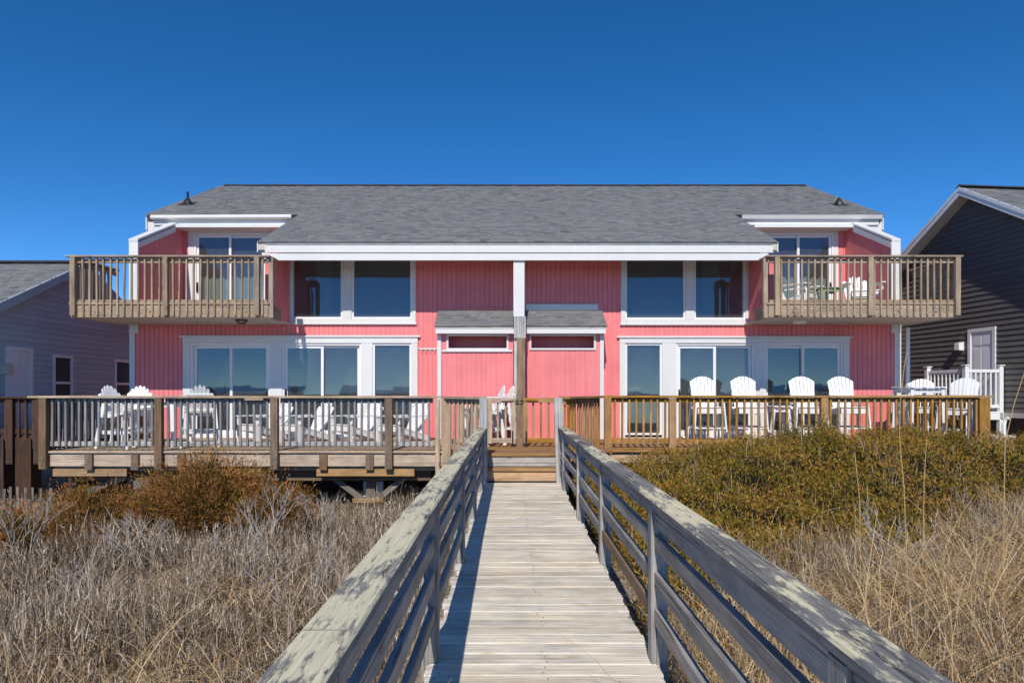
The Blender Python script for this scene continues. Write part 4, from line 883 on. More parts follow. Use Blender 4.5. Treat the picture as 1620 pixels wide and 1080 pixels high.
# overhead line behind the grey house
pl = thing('utility_pole', 'wooden utility pole carrying an overhead line behind the grey house', 'pole', (-45, 40, -0.9))
MB().tube([(-45, 40, -1.2), (-45, 40, 9.9)], [0.17, 0.12], 10).build('pole', M['darkwood'], pl)
MB().tube([(-45+70*t, 40, 9.5-1.6*(1-(2*t-1)**2)*0.6) for t in np.linspace(0, 1, 24)], 0.02, 5).build('cable', M['cable'], pl)
pl2 = thing('utility_pole', 'wooden utility pole hidden behind the pink house at the end of the overhead line', 'pole', (25, 40.1, -0.9))
MB().tube([(25, 40.15, -1.2), (25, 40.15, 9.8)], [0.17, 0.12], 10).build('pole', M['darkwood'], pl2)

# ------------------------------------------------------------------ chairs and tables
def slat_poly(w0, w1, L, top, n=6):
    """outline of a back slat in (u, v); top(u in -1..1) gives how far each top point sits below L"""
    pts = [(-w0/2, 0), (w0/2, 0)]
    for k in range(n+1): t = 1-2*k/n; pts.append((t*w1/2, L - top(t)))
    return pts
def make_chair(kind):
    tall = kind != 'low'; o = thing('adirondack_chair' if not tall else 'tall_chair', None, 'chair')
    mt = M['chair']; sh_ = 0.36 if not tall else 0.72; arm = 0.55 if not tall else 0.95
    w = 0.56 if not tall else 0.54
    dz = 0.11 if not tall else 0.05                     # seat falls towards the back
    rear = 0.30 if not tall else 0.22
    nb = 7 if kind == 'fan' else (5 if kind == 'low' else 7)
    front = -0.30
    # legs
    for s in (-1, 1):
        if tall:
            board('leg', (s*(w/2+0.06), front-0.06, 0), (s*(w/2-0.005), front+0.02, arm-0.02), 0.085, 0.03, mt, o, up=(1, 0, 0))
            board('leg', (s*(w/2+0.06), rear+0.14, 0), (s*(w/2-0.005), rear-0.02, arm-0.02), 0.085, 0.03, mt, o, up=(1, 0, 0))
            board('seat_rail', (s*(w/2-0.035), front-0.01, sh_-0.06), (s*(w/2-0.035), rear+0.06, sh_-0.06-dz), 0.10, 0.026, mt, o, up=(1, 0, 0))
            board('stretcher', (s*(w/2+0.0), front-0.02, 0.30), (s*(w/2+0.0), rear+0.08, 0.30), 0.07, 0.024, mt, o, up=(1, 0, 0))
        else:
            board('leg', (s*(w/2-0.005+0.03), front-0.03, 0), (s*(w/2-0.005+0.03), front-0.03, arm-0.02), 0.10, 0.026, mt, o, up=(1, 0, 0))
            board('leg', (s*(w/2-0.035), front-0.06, sh_-0.05), (s*(w/2-0.035), rear+0.27, 0.055), 0.12, 0.026, mt, o, up=(1, 0, 0))
            board('arm_bracket', (s*(w/2+0.05), front-0.03, arm-0.16), (s*(w/2+0.05), front-0.03, arm-0.022), 0.06, 0.022, mt, o, up=(0, -1, 0))
        ax = s*(w/2+0.055)
        poly = [(ax-0.05, front-0.12, arm), (ax+0.05, front-0.12, arm), (ax+0.075, front-0.02, arm), (ax+0.035, rear+0.16, arm), (ax-0.035, rear+0.16, arm), (ax-0.075, front-0.02, arm)]
        MB().prismy(poly, (0, 0, -0.022)).build('armrest', mt, o)
    # seat slats
    n = 6 if tall else 7
    for k in range(n):
        t = k/(n-1); y_ = front-0.05+t*(rear-front+0.02)
        slope = dz if tall else 0.30*0.9
        z_ = sh_ + 0.005 - t*(dz if tall else 0.17)
        board('seat_slat', (-w/2+0.01, y_, z_), (w/2-0.01, y_, z_), (rear-front)/n*0.86, 0.02, mt, o, up=(0, 0.14 if tall else 0.32, 1))
    board('apron', (-w/2+0.02, front-0.055, sh_-0.065), (w/2-0.02, front-0.055, sh_-0.065), 0.11, 0.022, mt, o, up=(0, -1, 0))
    if tall:
        board('footrest', (-w/2-0.03, front-0.07, 0.31), (w/2+0.03, front-0.07, 0.31), 0.085, 0.026, mt, o)
        board('stretcher', (-w/2-0.02, rear+0.08, 0.30), (w/2+0.02, rear+0.08, 0.30), 0.07, 0.024, mt, o, up=(0, -1, 0))
    # reclined back
    rec = R(20 if tall else 27); z0 = sh_ - dz - (0.06 if tall else 0.12); y0 = rear - 0.02
    Lb = (0.80 if kind == 'fan' else 0.62) if tall else 0.80
    base = Matrix.Translation((0, y0, z0)) @ Matrix.Rotation(-rec + R(90), 4, 'X')      # local y runs up the back
    bw, tw = (0.40, 0.55) if kind == 'fan' else ((0.38, 0.50) if tall else (0.42, 0.55))
    for k in range(nb):
        t = (k - (nb-1)/2)/((nb-1)/2)
        u0 = t*bw/2*(nb-1)/nb; u1 = t*tw/2*(nb-1)/nb; sw0 = bw/nb*0.90; sw1 = tw/nb*0.86
        if kind == 'fan': L = Lb; top = lambda q, u1=u1, sw1=sw1: 0.125*((abs(u1+q*sw1/2))/(tw/2))**2
        else: L = Lb - (0.16 if tall else 0.13)*t*t; top = lambda q: 0.045*q*q
        pts = slat_poly(sw0, sw1, L, top); sk = (u1-u0)/Lb
        poly = [Vector((u0+u+sk*v*1.0, v, 0)) for u, v in pts]
        MB().prismy([base @ p for p in poly], base.to_3x3() @ Vector((0, 0, -0.018))).build('back_slat', mt, o)
    for v, wd in ((0.10, bw+0.10), (0.42 if tall else 0.45, bw+0.09)):
        a, b = base @ Vector((-wd/2, v, -0.034)), base @ Vector((wd/2, v, -0.034)); board('back_rail', a, b, 0.06, 0.028, mt, o, up=base.to_3x3() @ Vector((0, 0, 1)))
    return o
protos = {k: make_chair(k) for k in ('low', 'fan', 'scallop')}; used = set()
def chair(kind, x, y, z, rot, label, group=None, scale=1.0):
    p = protos[kind]
    if kind in used: o = copy_tree(p, (x, y, z), R(rot), scale)
    else: used.add(kind); o = p; o.matrix_basis = Matrix.Translation((x, y, z)) @ Matrix.Rotation(R(rot), 4, 'Z') @ Matrix.Scale(scale, 4)
    tag(o, label, 'chair', group)
G1 = 'tall white chairs on the golden deck'; G2 = 'white low chairs on the weathered deck'; G3 = 'tall scalloped chairs on the weathered deck'
CY = 14.0; cx = lambda p: X(p, CY)
chair('fan', cx(1118), CY, FL, -4, 'tall white fan-back chair next to the fixed window on the golden deck', G1)
chair('fan', cx(1183), CY, FL, -6, 'tall white fan-back chair between another chair and the small bar table', G1)
chair('fan', cx(1277), CY, FL, -8, 'tall white fan-back chair on the wall corner side of the small bar table', G1)
chair('fan', cx(1341), CY, FL, -7, 'tall white fan-back chair in front of the shaded pink wall panel', G1)
chair('fan', X(1453, 14.75), 14.75, FL, -38, 'tall white fan-back chair between pub table and house corner', G1, 0.97)
chair('fan', X(1517, 13.55), 13.55, FL, -48, 'tall white fan-back chair by the golden deck end railing', G1, 0.97)
def bar_table(x, y, w, d, h, label, lean=0.05):
    o = thing('bar_table', label, 'table', (x, y, FL))
    n = max(3, int(w/0.11))
    for k in range(n): xx = x-w/2+(k+0.5)*w/n; board('top_slat', (xx, y-d/2, FL+h), (xx, y+d/2, FL+h), w/n*0.93, 0.022, M['chair'], o)
    for sx in (-1, 1):
        for sy in (-1, 1): board('leg', (x+sx*(w/2-0.03+lean), y+sy*(d/2-0.05), FL), (x+sx*(w/2-0.06), y+sy*(d/2-0.06), FL+h-0.012), 0.07, 0.03, M['chair'], o, up=(0, 1, 0))
        board('apron', (x+sx*(w/2-0.06), y-d/2+0.05, FL+h-0.07), (x+sx*(w/2-0.06), y+d/2-0.05, FL+h-0.07), 0.09, 0.022, M['chair'], o, up=(1, 0, 0))
    for sy in (-1, 1): board('apron', (x-w/2+0.06, y+sy*(d/2-0.085), FL+h-0.07), (x+w/2-0.06, y+sy*(d/2-0.085), FL+h-0.07), 0.09, 0.022, M['chair'], o, up=(0, 1, 0))
    return o
bar_table(cx(1231), CY, 0.40, 0.42, 0.74, 'small white bar table between two pairs of tall fan-back chairs')
bar_table(X(1453, 13.7), 13.7, 0.72, 0.72, 1.13, 'square white pub table at the end of the golden deck', 0.0)
bar_table(X(1421, 14.55), 14.55, 0.34, 0.40, 0.96, 'narrow white stand beside the pub table and the pink house corner', 0.0)
# scalloped tall chairs and their table on the weathered deck
chair('scallop', X(198, 12.75), 12.75, FL, 74, 'tall white scallop-back chair by the weathered deck end railing', G3, 0.98)
chair('scallop', X(213, 13.55), 13.55, FL, 14, 'tall white scallop-back chair before the grey house window with its back to the house', G3, 0.98)
chair('scallop', X(316, 12.95), 12.95, FL, 205, 'tall white scallop-back chair facing the house from the white table', G3, 0.98)
bar_table(X(258, 13.2), 13.2, 0.80, 0.80, 0.86, 'square white bar table among the scallop-back chairs', 0.0)
chair('scallop', X(766, 13.55), 13.55, FL, -76, 'tall white chair by the pink shower wall, just behind the weathered gate', G3, 0.98)
chair('scallop', X(782, 14.15), 14.15, FL, -74, 'tall white chair between another tall chair and the brown middle post', G3, 0.98)
chair('low', X(415, 14.2), 14.2, FL, -35, 'low white chair next to the scallop-back chairs and their table', G2)
chair('low', X(480, 14.1), 14.1, FL, -36, 'low white chair in front of the sliding door beside the fixed window', G2)
chair('low', X(560, 14.1), 14.1, FL, -38, 'low white chair before the trim between sliding door and fixed window', G2)
chair('low', X(634, 14.0), 14.0, FL, -40, 'low white chair casting its shadow on the pink wall below the hook rail', G2)
chair('low', X(1262, 15.2), 15.2, BZ, 42, 'low white chair by the sliding door on the balcony', 'chairs on the balcony')
chair('low', X(1362, 15.0), 15.0, BZ, -14, 'low white chair before the pink parapet on the balcony', 'chairs on the balcony')
gt = thing('side_table', 'small sage green side table between the balcony chairs', 'table', (X(1312, 15.0), 15.0, BZ))
tx = X(1312, 15.0)
for k in range(5): board('top_slat', (tx-0.22+k*0.11, 14.78, BZ+0.46), (tx-0.22+k*0.11, 15.22, BZ+0.46), 0.10, 0.02, M['green'], gt)
for sx in (-1, 1):
    for sy in (-1, 1): board('leg', (tx+sx*0.2, 15.0+sy*0.17, BZ), (tx+sx*0.2, 15.0+sy*0.17, BZ+0.45), 0.06, 0.03, M['green'], gt, up=(0, 1, 0))
    board('apron', (tx-0.185, 15.0+sx*0.17, BZ+0.41), (tx+0.185, 15.0+sx*0.17, BZ+0.41), 0.07, 0.02, M['green'], gt, up=(0, 1, 0)); board('stretcher', (tx-0.185, 15.0+sx*0.17, BZ+0.08), (tx+0.185, 15.0+sx*0.17, BZ+0.08), 0.05, 0.02, M['green'], gt, up=(0, 1, 0))
# grey umbrella base by the charcoal house: small concrete pad with bent pipe
cp = thing('vent_stub', 'bent pale pipe on small concrete block beside the golden deck corner', 'pipe', (X(1578, 14.5), 14.5, -0.75))
x_ = X(1578, 14.5); MB().box(x_-0.25, x_+0.25, 14.3, 14.7, -0.9, 0.55).build('concrete_block', M['soffit'], cp)
MB().tube([(x_+0.1, 14.45, 0.5), (x_+0.1, 14.45, 0.78), (x_+0.13, 14.45, 0.88), (x_+0.16, 14.4, 0.92)], 0.04, 8).build('pipe', M['vinyl'], cp)
# ------------------------------------------------------------------ vegetation (arrays of blades, twigs and leaves)
def mesh_np(name, V, faces4, mat, rnd=None, smooth=False):
    me = bpy.data.meshes.new(name); k = faces4.shape[1]
    me.vertices.add(len(V)); me.vertices.foreach_set('co', V.astype(np.float32).ravel())
    me.loops.add(faces4.size); me.loops.foreach_set('vertex_index', faces4.astype(np.int32).ravel())
    me.polygons.add(len(faces4)); me.polygons.foreach_set('loop_start', np.arange(0, faces4.size, k, dtype=np.int32))
    if rnd is not None: a = me.attributes.new('rnd', 'FLOAT', 'FACE'); a.data.foreach_set('value', rnd.astype(np.float32))
    me.materials.append(mat); me.update(calc_edges=True); me.validate(); return me
def ribbons(P, az, lean, L, W, curl, nseg=3, wander=0.0):
    """thin tapering blades: start P, heading az, lean from vertical (rad), length, width, extra bend over the length"""
    n = len(P); pts = [P.copy()]; p = P.copy(); side = np.stack([-np.sin(az), np.cos(az), np.zeros(n)], 1)
    tw = rng.uniform(0, np.pi, n); fwd = np.stack([np.cos(az), np.sin(az), np.zeros(n)], 1)
    side = side*np.cos(tw)[:, None] + fwd*np.sin(tw)[:, None]
    for k in range(nseg):
        a = lean + curl*((k+0.5)/nseg)
        az2 = az + wander*rng.normal(size=n)*(k > 0)
        d = np.stack([np.sin(a)*np.cos(az2), np.sin(a)*np.sin(az2), np.cos(a)], 1)
        p = p + d*(L/nseg)[:, None]; pts.append(p.copy())
    V = np.zeros((n, nseg+1, 2, 3))
    for k, q in enumerate(pts):
        w = W*(1 - 0.75*k/nseg); V[:, k, 0] = q - side*w[:, None]/2; V[:, k, 1] = q + side*w[:, None]/2
    base = (np.arange(n)*(nseg+1)*2)[:, None, None]
    k = np.arange(nseg)[None, :, None]*2
    Fq = (base + k + np.array([0, 1, 3, 2])[None, None, :]).reshape(-1, 4)
    return V.reshape(-1, 3), Fq
def leaves(P, D, L, W, fold=0.25):
    """single leaves: a pair of triangles folded along the midrib"""
    n = len(P); D = D/np.linalg.norm(D, axis=1)[:, None]; r = rng.normal(size=(n, 3)); S = np.cross(D, r); S /= np.linalg.norm(S, axis=1)[:, None]
    Nn = np.cross(D, S); tip = P + D*L[:, None]; mid = P + D*(L*0.45)[:, None]
    a = mid + S*(W/2)[:, None] + Nn*(W*fold)[:, None]; b = mid - S*(W/2)[:, None] + Nn*(W*fold)[:, None]
    V = np.stack([P, a, tip, b], 1).reshape(-1, 3); i = np.arange(n)[:, None]*4
    return V, np.concatenate([i + np.array([[0, 1, 2]]), i + np.array([[0, 2, 3]])], 1).reshape(-1, 3)
def stuff(name, label, cat, V, Fq, mat, rnd):
    o = link_mesh(name, mesh_np(name, V, Fq, mat, rnd), Matrix.Identity(4), None); tag(o, label, cat, kind='stuff'); return o
def joinr(parts):
    V = []; Fs = []; Rn = []; n = 0
    for v, f, r in parts: V.append(v); Fs.append(f+n); Rn.append(r); n += len(v)
    return np.concatenate(V), np.concatenate(Fs), np.concatenate(Rn)
brushst = [(0.0, (0.05, 0.032, 0.022)), (0.3, (0.15, 0.10, 0.066)), (0.5, (0.32, 0.235, 0.16)), (0.72, (0.54, 0.44, 0.335)), (1.0, (0.76, 0.68, 0.58))]
M['brush'] = by_attr('dead_twigs', brushst, 0.9, 0.0)
strawst = [(0.0, (0.20, 0.115, 0.05)), (0.35, (0.45, 0.295, 0.135)), (0.7, (0.68, 0.49, 0.25)), (1.0, (0.84, 0.68, 0.42))]
M['straw'] = by_attr('dry_straw', strawst, 0.8, 0.25)
M['bark'] = by_attr('pale_bare_bark', [(0, (0.25, 0.21, 0.18)), (0.5, (0.40, 0.355, 0.315)), (1, (0.55, 0.50, 0.46))], 0.9)
leafst = [(0.0, (0.034, 0.035, 0.007)), (0.2, (0.085, 0.080, 0.012)), (0.42, (0.22, 0.17, 0.02)), (0.6, (0.33, 0.205, 0.028)), (0.78, (0.38, 0.17, 0.038)), (0.9, (0.50, 0.35, 0.12)), (1.0, (0.38, 0.09, 0.035))]
M['hedge'] = by_attr('olive_leaf', leafst, 0.6, 0.12, 0.15)
rustst = [(0.0, (0.06, 0.06, 0.012)), (0.3, (0.15, 0.115, 0.02)), (0.5, (0.31, 0.14, 0.036)), (0.75, (0.46, 0.19, 0.06)), (1.0, (0.58, 0.32, 0.14))]
M['rust'] = by_attr('rusty_sprig', rustst, 0.8, 0.2)
M['greenleaf'] = by_attr('grey_green_leaf', [(0, (0.03, 0.045, 0.014)), (0.5, (0.075, 0.095, 0.035)), (1, (0.15, 0.16, 0.075))], 0.6, 0.2)
def scatter(n, x0, x1, y0, y1, dens=None):
    out = np.zeros((0, 2))
    while len(out) < n:
        q = np.stack([rng.uniform(x0, x1, 2*n), rng.uniform(y0, y1, 2*n)], 1)
        if dens is not None: q = q[rng.uniform(0, 1, len(q)) < dens(q[:, 0], q[:, 1])]
        out = np.concatenate([out, q])
    return out[:n]
def onground(q, dz=-0.03): return np.stack([q[:, 0], q[:, 1], ground_z(q[:, 0], q[:, 1]) + dz], 1)
def clump(x, y, f=1.0, ph=0.0): return 0.5 + 0.5*np.sin(x*1.7*f + 2.1*np.sin(y*0.9*f+ph) + ph)*np.cos(y*1.5*f + 1.3*np.sin(x*1.1*f) + ph*2)
visible = lambda x, y: (np.abs(x)/(y+0.2) < 0.92)
# --- left: grey-brown dead brush
parts = []
n = 46000
dL = lambda x, y: visible(x, y)*np.clip(1.25 - 0.055*y, 0.5, 1)*np.clip((-0.62 - x)/0.25, 0.0, 1)*(0.2+0.8*clump(x, y, 2.1))
q = scatter(n, -11.5, -0.6, 1.3, 13.2, dL); P = onground(q)
hgt = (0.16 + 0.42*clump(q[:, 0], q[:, 1], 1.1, 1.0))*np.clip(rng.normal(1, 0.3, n), 0.3, 1.8)*(0.75+0.45*sm(3, 8, q[:, 1]))*(1-0.30*sm(8.5, 11, q[:, 1]))
V, Fq = ribbons(P, rng.uniform(0, 6.283, n), np.abs(rng.normal(0, 0.42, n)), hgt, rng.uniform(0.004, 0.0105, n)*(0.75+0.06*q[:, 1]), rng.normal(0.1, 0.75, n), 3, 0.8)
tone = np.clip(rng.normal(0.44, 0.30, n) + 0.18*(clump(q[:, 0], q[:, 1], 0.5, 2.0)-0.5), 0, 1); parts.append((V, Fq, np.repeat(tone, 3)))
# side twigs on the same stems
k = rng.integers(0, n, 95000); Pt = P[k].copy(); fr = rng.uniform(0.2, 0.95, len(k)); Pt[:, 2] += hgt[k]*fr*0.9; Pt[:, :2] += rng.normal(0, 0.06, (len(k), 2))
V, Fq = ribbons(Pt, rng.uniform(0, 6.283, len(k)), rng.uniform(0.2, 1.7, len(k)), rng.uniform(0.05, 0.17, len(k)), rng.uniform(0.004, 0.010, len(k))*(0.75+0.06*q[k, 1]), rng.normal(-0.3, 0.8, len(k)), 2)
parts.append((V, Fq, np.repeat(np.clip(0.5*tone[k]+0.23+rng.normal(0.0, 0.28, len(k)), 0, 1), 2)))
# matted litter lying low
n2 = 26000; q2 = scatter(n2, -11.5, -0.6, 1.2, 11.5, dL); P2 = onground(q2, 0.0); P2[:, 2] += rng.uniform(0, 0.12, n2)
V, Fq = ribbons(P2, rng.uniform(0, 6.283, n2), rng.normal(1.35, 0.2, n2), rng.uniform(0.1, 0.3, n2), rng.uniform(0.004, 0.009, n2), rng.normal(0, 0.4, n2), 2)
parts.append((V, Fq, np.repeat(np.clip(rng.normal(0.62, 0.2, n2), 0, 1), 2)))
stuff('dead_brush', 'dense grey-brown dead brush beside the boardwalk in front of the weathered deck', 'brush', *joinr(parts)[:2], M['brush'], joinr(parts)[2])
# --- arching straw-coloured grass, both sides
def tufts(centres, per, Lr, name, label, spread=0.13, wmul=1.0):
    parts = []
    for cx_, cy_ in centres:
        m = rng.integers(*per); pp = np.stack([cx_+rng.normal(0, spread, m), cy_+rng.normal(0, spread, m)], 1); P_ = onground(pp)
        L = rng.uniform(*Lr, m)
        V_, F_ = ribbons(P_, rng.uniform(0, 6.283, m), np.abs(rng.normal(0.18, 0.18, m)), L, rng.uniform(0.0055, 0.0105, m)*wmul*(0.8+0.06*cy_), np.clip(rng.normal(2.1, 0.7, m), 0.2, 3.6), 6, 0.08)
        parts.append((V_, F_, np.repeat(np.clip(rng.normal(0.53, 0.28, m), 0, 1), 6)))
    J = joinr(parts); return stuff(name, label, 'grass', J[0], J[1], M['straw'], J[2])
cl = [tuple(c) for c in scatter(150, -9, -0.75, 1.6, 7.5, lambda x, y: visible(x, y)*np.clip((7.8-y)/4, 0.05, 1)*(clump(x, y, 0.7, 3)**1.5))]
tufts(cl, (7, 18), (0.6, 1.25), 'dune_grass', 'arching straw-yellow grass scattered through the grey dead brush')
cr = [tuple(c) for c in scatter(760, 1.02, 10, 1.1, 9.8, lambda x, y: visible(x, y)*np.clip((4.7+0.62*x-y)/1.4, 0.03, 1)*(0.25+0.75*clump(x, y, 0.9, 1)))]
tufts(cr, (8, 24), (0.4, 1.15), 'dune_grass', 'thick arching dry grass between the boardwalk and the olive hedge', 0.15)
# upright grey stems and litter on the right
n = 38000; dR = lambda x, y: visible(x, y)*np.clip((5.5+0.62*x-y)/1.4, 0.0, 1)*np.clip((x-1.0)/0.15, 0, 1)*(0.35+0.65*clump(x, y, 1.1, 4))
q = scatter(n, 1.0, 10.5, 1.0, 10.8, dR); P = onground(q)
h = rng.uniform(0.15, 0.55, n)*(0.7+0.5*clump(q[:, 0], q[:, 1], 0.9, 2))
V, Fq = ribbons(P, rng.uniform(0, 6.283, n), np.abs(rng.normal(0, 0.35, n)), h, rng.uniform(0.0035, 0.008, n)*(0.75+0.06*q[:, 1]), rng.normal(0.3, 0.5, n), 3, 0.4)
pr = [(V, Fq, np.repeat(np.clip(rng.normal(0.47, 0.27, n), 0, 1), 3))]
n2 = 20000; q2 = scatter(n2, 0.98, 9, 0.9, 8.0, dR); P2 = onground(q2, 0.0); P2[:, 2] += rng.uniform(0, 0.1, n2)
V, Fq = ribbons(P2, rng.uniform(0, 6.283, n2), rng.normal(1.35, 0.2, n2), rng.uniform(0.1, 0.3, n2), rng.uniform(0.004, 0.009, n2), rng.normal(0, 0.4, n2), 2)
pr.append((V, Fq, np.repeat(np.clip(rng.normal(0.66, 0.2, n2), 0, 1), 2))); J = joinr(pr)
stuff('dry_stems', 'upright dry grey stems among the grass in front of the olive hedge', 'brush', J[0], J[1], M['brush'], J[2])
# --- the olive hedge
def canopy(x, y):
    front = 4.8 + 0.6*x
    t = sm(0, 1, (y - front)/np.maximum(10.8 - front, 0.8))
    c = -0.14 + 0.90*t**0.9*(0.42 + 0.58*sm(1.2, 4.6, x)) - 0.05*sm(6, 10, x)
    c = c - 0.5*np.clip((front - y)/0.7, 0, 1) - 0.45*np.clip((1.25-x)/0.3, 0, 1) - 0.9*np.clip((y-11.55)/0.6, 0, 1)
    b = 0.10*np.sin(x*3.1+1.4*np.sin(y*2.3))*np.cos(y*2.9+np.sin(x*1.7)) + 0.065*np.sin(x*7.3+y*3.1)*np.cos(y*6.7-x*2) + 0.045*np.sin(13*x+2*np.sin(3*y))*np.cos(12*y+x)
    return c + b
inh = lambda x, y: (visible(x, y) | (x < 12))*((y > 4.4 + 0.6*x) & (x > 1.02) & (y < 12.1))
n = 120000; q = scatter(n, 1.0, 12.5, 4.5, 12.1, lambda x, y: inh(x, y)*np.clip(1.3-0.05*y, 0.3, 1)*np.clip(0.08+1.45*clump(x, y, 3.7, 0.6), 0, 1))
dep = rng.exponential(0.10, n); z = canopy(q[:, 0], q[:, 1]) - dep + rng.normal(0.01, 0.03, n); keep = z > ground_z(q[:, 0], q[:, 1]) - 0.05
q = q[keep]; z = z[keep]; dep = dep[keep]; n = len(q)
P = np.stack([q[:, 0], q[:, 1], z], 1); D = rng.normal(size=(n, 3)); D[:, 2] = np.abs(D[:, 2])*0.9 + 0.45
V, Fl = leaves(P, D, rng.uniform(0.036, 0.075, n), rng.uniform(0.010, 0.018, n))
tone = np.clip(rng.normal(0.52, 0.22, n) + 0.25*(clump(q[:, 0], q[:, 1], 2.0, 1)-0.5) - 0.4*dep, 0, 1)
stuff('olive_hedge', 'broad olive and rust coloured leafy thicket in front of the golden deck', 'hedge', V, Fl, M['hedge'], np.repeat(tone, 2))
# grey dead twigs poking out of the thicket
n = 900; q = scatter(n, 1.1, 11.5, 5.0, 11.6, lambda x, y: inh(x, y)*clump(x, y, 2.6, 2)**2); P = np.stack([q[:, 0], q[:, 1], canopy(q[:, 0], q[:, 1]) - 0.15], 1)
V, Fq = ribbons(P, rng.uniform(0, 6.283, n), np.abs(rng.normal(0, 0.4, n)), rng.uniform(0.14, 0.38, n), rng.uniform(0.004, 0.008, n), rng.normal(0, 0.5, n), 3, 0.4)
stuff('dead_twigs', 'scattered grey dead twigs poking out of the olive thicket', 'twigs', V, Fq, M['brush'], np.repeat(np.clip(rng.normal(0.75, 0.18, n), 0, 1), 3))
# woody stems carrying the thicket
n = 9000; q = scatter(n, 1.05, 12.3, 4.7, 12.0, inh); P = onground(q); h = np.clip(canopy(q[:, 0], q[:, 1]) - P[:, 2] - 0.02, 0.05, 2)
V, Fq = ribbons(P, rng.uniform(0, 6.283, n), np.abs(rng.normal(0, 0.15, n)), h, rng.uniform(0.006, 0.014, n), rng.normal(0, 0.3, n), 3, 0.4)
stuff('hedge_stems', 'thin brown woody stems inside the olive thicket', 'stems', V, Fq, M['brush'], np.repeat(np.clip(rng.normal(0.25, 0.12, n), 0, 1), 3))
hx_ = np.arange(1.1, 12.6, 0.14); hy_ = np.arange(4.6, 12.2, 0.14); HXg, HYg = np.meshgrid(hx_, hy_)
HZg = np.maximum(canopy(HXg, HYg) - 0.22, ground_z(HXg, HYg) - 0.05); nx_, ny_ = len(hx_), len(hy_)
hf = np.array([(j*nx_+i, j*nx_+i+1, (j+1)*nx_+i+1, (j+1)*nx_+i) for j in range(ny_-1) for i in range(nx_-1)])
M['under'] = by_attr('hedge_painted_shade', [(0, (0.010, 0.009, 0.004)), (1, (0.028, 0.022, 0.009))], 1.0, nscale=30)  # near-black colour painted in as the shade between the hedge leaves
stuff('hedge_shade_sheet', 'near-black sheet standing in for shade inside the olive thicket', 'hedge', np.stack([HXg, HYg, HZg], -1).reshape(-1, 3), hf, M['under'], rng.uniform(0, 1, len(hf)))
# --- single shrubs
def shrub(name, label, cat, cx_, cy_, rx, ry, h, nl, mat, sprig, bark=M['brush'], nst=60, group=None, up=0.5, base=0.0):
    g0 = float(ground_z(cx_, cy_)) + base
    o = thing(name, label, cat, (cx_, cy_, g0), group=group)
    a = rng.uniform(0, 6.283, nst); r = np.sqrt(rng.uniform(0, 1, nst)); tip = np.stack([cx_+r*rx*np.cos(a), cy_+r*ry*np.sin(a), g0+h*(1-0.55*r**2)*rng.uniform(0.8, 1.12, nst)], 1)
    root = np.stack([cx_+0.25*r*rx*np.cos(a), cy_+0.25*r*ry*np.sin(a), np.full(nst, g0-0.05)], 1)
    mb = MB()
    for s_, e_ in zip(root, tip):
        midp = (s_+e_)/2 + rng.normal(0, 0.04, 3); mb.tube([s_, midp, e_], [0.014, 0.009, 0.004], 4)
    st = mb.build('stems', M['oldpost'], o)
    k = rng.integers(0, nst, nl); t = rng.uniform(0.3, 1.05, nl)**0.8
    P_ = root[k]*(1-t)[:, None] + tip[k]*t[:, None] + rng.normal(0, 0.075, (nl, 3))*(0.6+0.6*t)[:, None]
    P_[:, 2] = np.maximum(P_[:, 2], g0+0.02)
    out = P_ - np.array([cx_, cy_, g0+h*0.3]); out /= np.linalg.norm(out, axis=1)[:, None]+1e-6
    D_ = out + rng.normal(0, 0.6, (nl, 3)); D_[:, 2] += up
    V_, F_ = leaves(P_, D_, rng.uniform(*sprig[0], nl), rng.uniform(*sprig[1], nl))
    tone = np.clip(rng.normal(0.32, 0.16, nl) + 0.42*(t-0.55) + 0.16*np.sin(P_[:, 0]*9)*np.cos(P_[:, 1]*8+P_[:, 2]*7), 0, 1)
    c = Vector((cx_, cy_, g0)); me = mesh_np('foliage', V_-np.array(c), F_, mat, np.repeat(tone, 2)); f = link_mesh('foliage', me, Matrix.Translation(c), o); return o
sp = ((0.035, 0.085), (0.008, 0.017))
GJ = 'rusty juniper-like shrubs under the weathered deck'
shrub('rusty_shrub', 'rust and green evergreen shrub rising against the middle of the weathered deck', 'shrub', X(325, 10.1), 10.1, 1.25, 0.75, 1.22, 36000, M['rust'], sp, nst=110, group=GJ)
shrub('rusty_shrub', 'low rust-brown shrub below the free end of the weathered deck', 'shrub', X(155, 9.7), 9.7, 1.25, 0.6, 0.92, 25000, M['rust'], sp, nst=70, group=GJ)
shrub('rusty_shrub', 'small rust-tipped shrub between the bare branches below the deck middle', 'shrub', X(430, 9.9), 9.9, 0.6, 0.5, 0.98, 11000, M['rust'], sp, nst=46, group=GJ)
shrub('rusty_shrub', 'low rusty shrub in the brush before the dune fence', 'shrub', X(40, 9.0), 9.0, 0.9, 0.5, 0.72, 12000, M['rust'], sp, nst=40, group=GJ)
shrub('green_shrub', 'grey-green shrub tip standing out of the olive hedge at the golden railing', 'shrub', X(1280, 10.9), 10.9, 0.65, 0.45, 1.42, 6500, M['greenleaf'], ((0.03, 0.06), (0.008, 0.015)), nst=40)
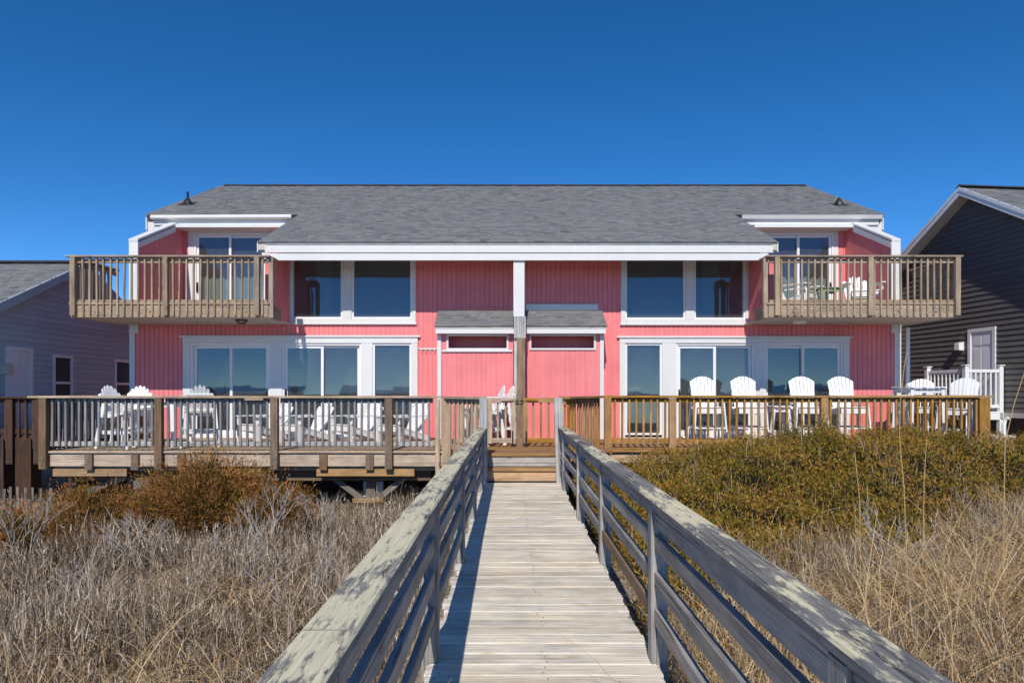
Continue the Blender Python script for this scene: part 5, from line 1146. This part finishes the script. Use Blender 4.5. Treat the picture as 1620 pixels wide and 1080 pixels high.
def bare(label, cx_, cy_, h, spread, seed, group):
    rs = random.Random(seed); g0 = float(ground_z(cx_, cy_)); o = thing('bare_shrub', label, 'shrub', (cx_, cy_, g0), group=group); br = MB(); tr = MB()
    def grow(mb, p, d, L, r, lev):
        q_ = p + d*L*0.5 + Vector((rs.gauss(0, 0.02), rs.gauss(0, 0.02), 0.01))*L*2; e_ = p + d*L
        mb.tube([p, q_, e_], [r, r*0.8, r*0.55], 5 if lev < 2 else 4)
        if lev >= 4: return
        for k_ in range(3 if lev < 2 else 2):
            dd = (d + Vector((rs.gauss(0, spread), rs.gauss(0, spread), rs.gauss(0.15, 0.25)))).normalized()
            grow(br, q_.lerp(e_, rs.uniform(0.1, 1.0)), dd, L*rs.uniform(0.5, 0.75), r*0.6, lev+1)
    for k_ in range(3): grow(tr, Vector((cx_+rs.gauss(0, 0.04), cy_+rs.gauss(0, 0.04), g0-0.05)), Vector((rs.gauss(0, 0.35), rs.gauss(0, 0.3), 1)).normalized(), h*0.45, 0.013, 0)
    for mb, nm in ((tr, 'stems'), (br, 'branches')):
        ob = mb.build(nm, M['bark'], o); set_rnd(ob.data, np.clip(np.random.default_rng(seed).normal(0.5, 0.2, len(ob.data.polygons)), 0, 1))
GB = 'bare pale shrubs in the dead brush'
for px_, d_, h_, lab in ((352, 7.6, 1.05, 'bare pale branching shrub in front of the rust and green shrub'), (470, 6.4, 1.0, 'bare pale branching shrub standing alone in the grey brush'), (430, 8.9, 1.2, 'bare twiggy shrub reaching the deck rim below a railing post'),
                         (235, 8.2, 0.95, 'bare twiggy shrub between the two rusty shrubs'), (40, 8.6, 1.15, 'bare pale shrub in front of the slatted dune fence'), (505, 9.6, 1.0, 'bare twiggy shrub beside the V-shaped deck brace'), (130, 6.6, 0.9, 'bare pale shrub amid the brush before the low rust-brown shrub')):
    bare(lab, X(px_, d_), d_, h_, 0.42, px_, GB)
for px_, d_, h_, lab in ((1400, 6.4, 0.95, 'bare grey shrub at the front edge of the olive hedge'), (1165, 5.6, 0.85, 'bare grey shrub between the boardwalk railing and the olive hedge')):
    bare(lab, X(px_, d_), d_, h_, 0.4, px_, 'bare grey shrubs at the hedge')
# --- tall sea-oat stalks
def stalk(label, px_, d_, pts):
    x0 = X(px_, d_); g0 = float(ground_z(x0, d_)); o = thing('grass_stalk', label, 'grass', (x0, d_, g0), group='tall dry stalks over the hedge')
    P_ = [(x0, d_, g0-0.03)] + [(X(a, d_), d_, Z(b, d_)) for a, b in pts]
    mb = MB().tube(P_, [0.0042]+[0.0034-0.0016*i/len(pts) for i in range(len(pts))], 5); ob = mb.build('stem', M['straw'], o); set_rnd(ob.data, np.full(len(ob.data.polygons), 0.6))
    lb = MB()
    for k_ in range(3):
        b_ = Vector(P_[0])+Vector((0, 0, 0.1+0.08*k_)); s_ = 1 if k_ % 2 else -1
        lb.tube([b_, b_+Vector((s_*0.08, 0.02, 0.22)), b_+Vector((s_*0.2, 0.03, 0.30)), b_+Vector((s_*0.33, 0.03, 0.24))], [0.004, 0.004, 0.003, 0.001], 4)
    ob = lb.build('blade', M['straw'], o); set_rnd(ob.data, np.full(len(ob.data.polygons), 0.5))
stalk('tallest dry grass stalk crossing the golden railing by the pink house corner', 1440, 5.0, [(1430, 770), (1423, 690), (1424, 640), (1431, 575), (1436, 553)])
stalk('straight dry grass stalk rising from the hedge toward the golden railing', 1458, 5.6, [(1462, 760), (1466, 690)])
stalk('short dry grass stalk standing in the middle of the olive hedge', 1362, 5.2, [(1360, 790), (1352, 715)])
stalk('leaning dry grass stalk in front of the charcoal house', 1585, 5.4, [(1590, 700), (1604, 640), (1622, 585)])
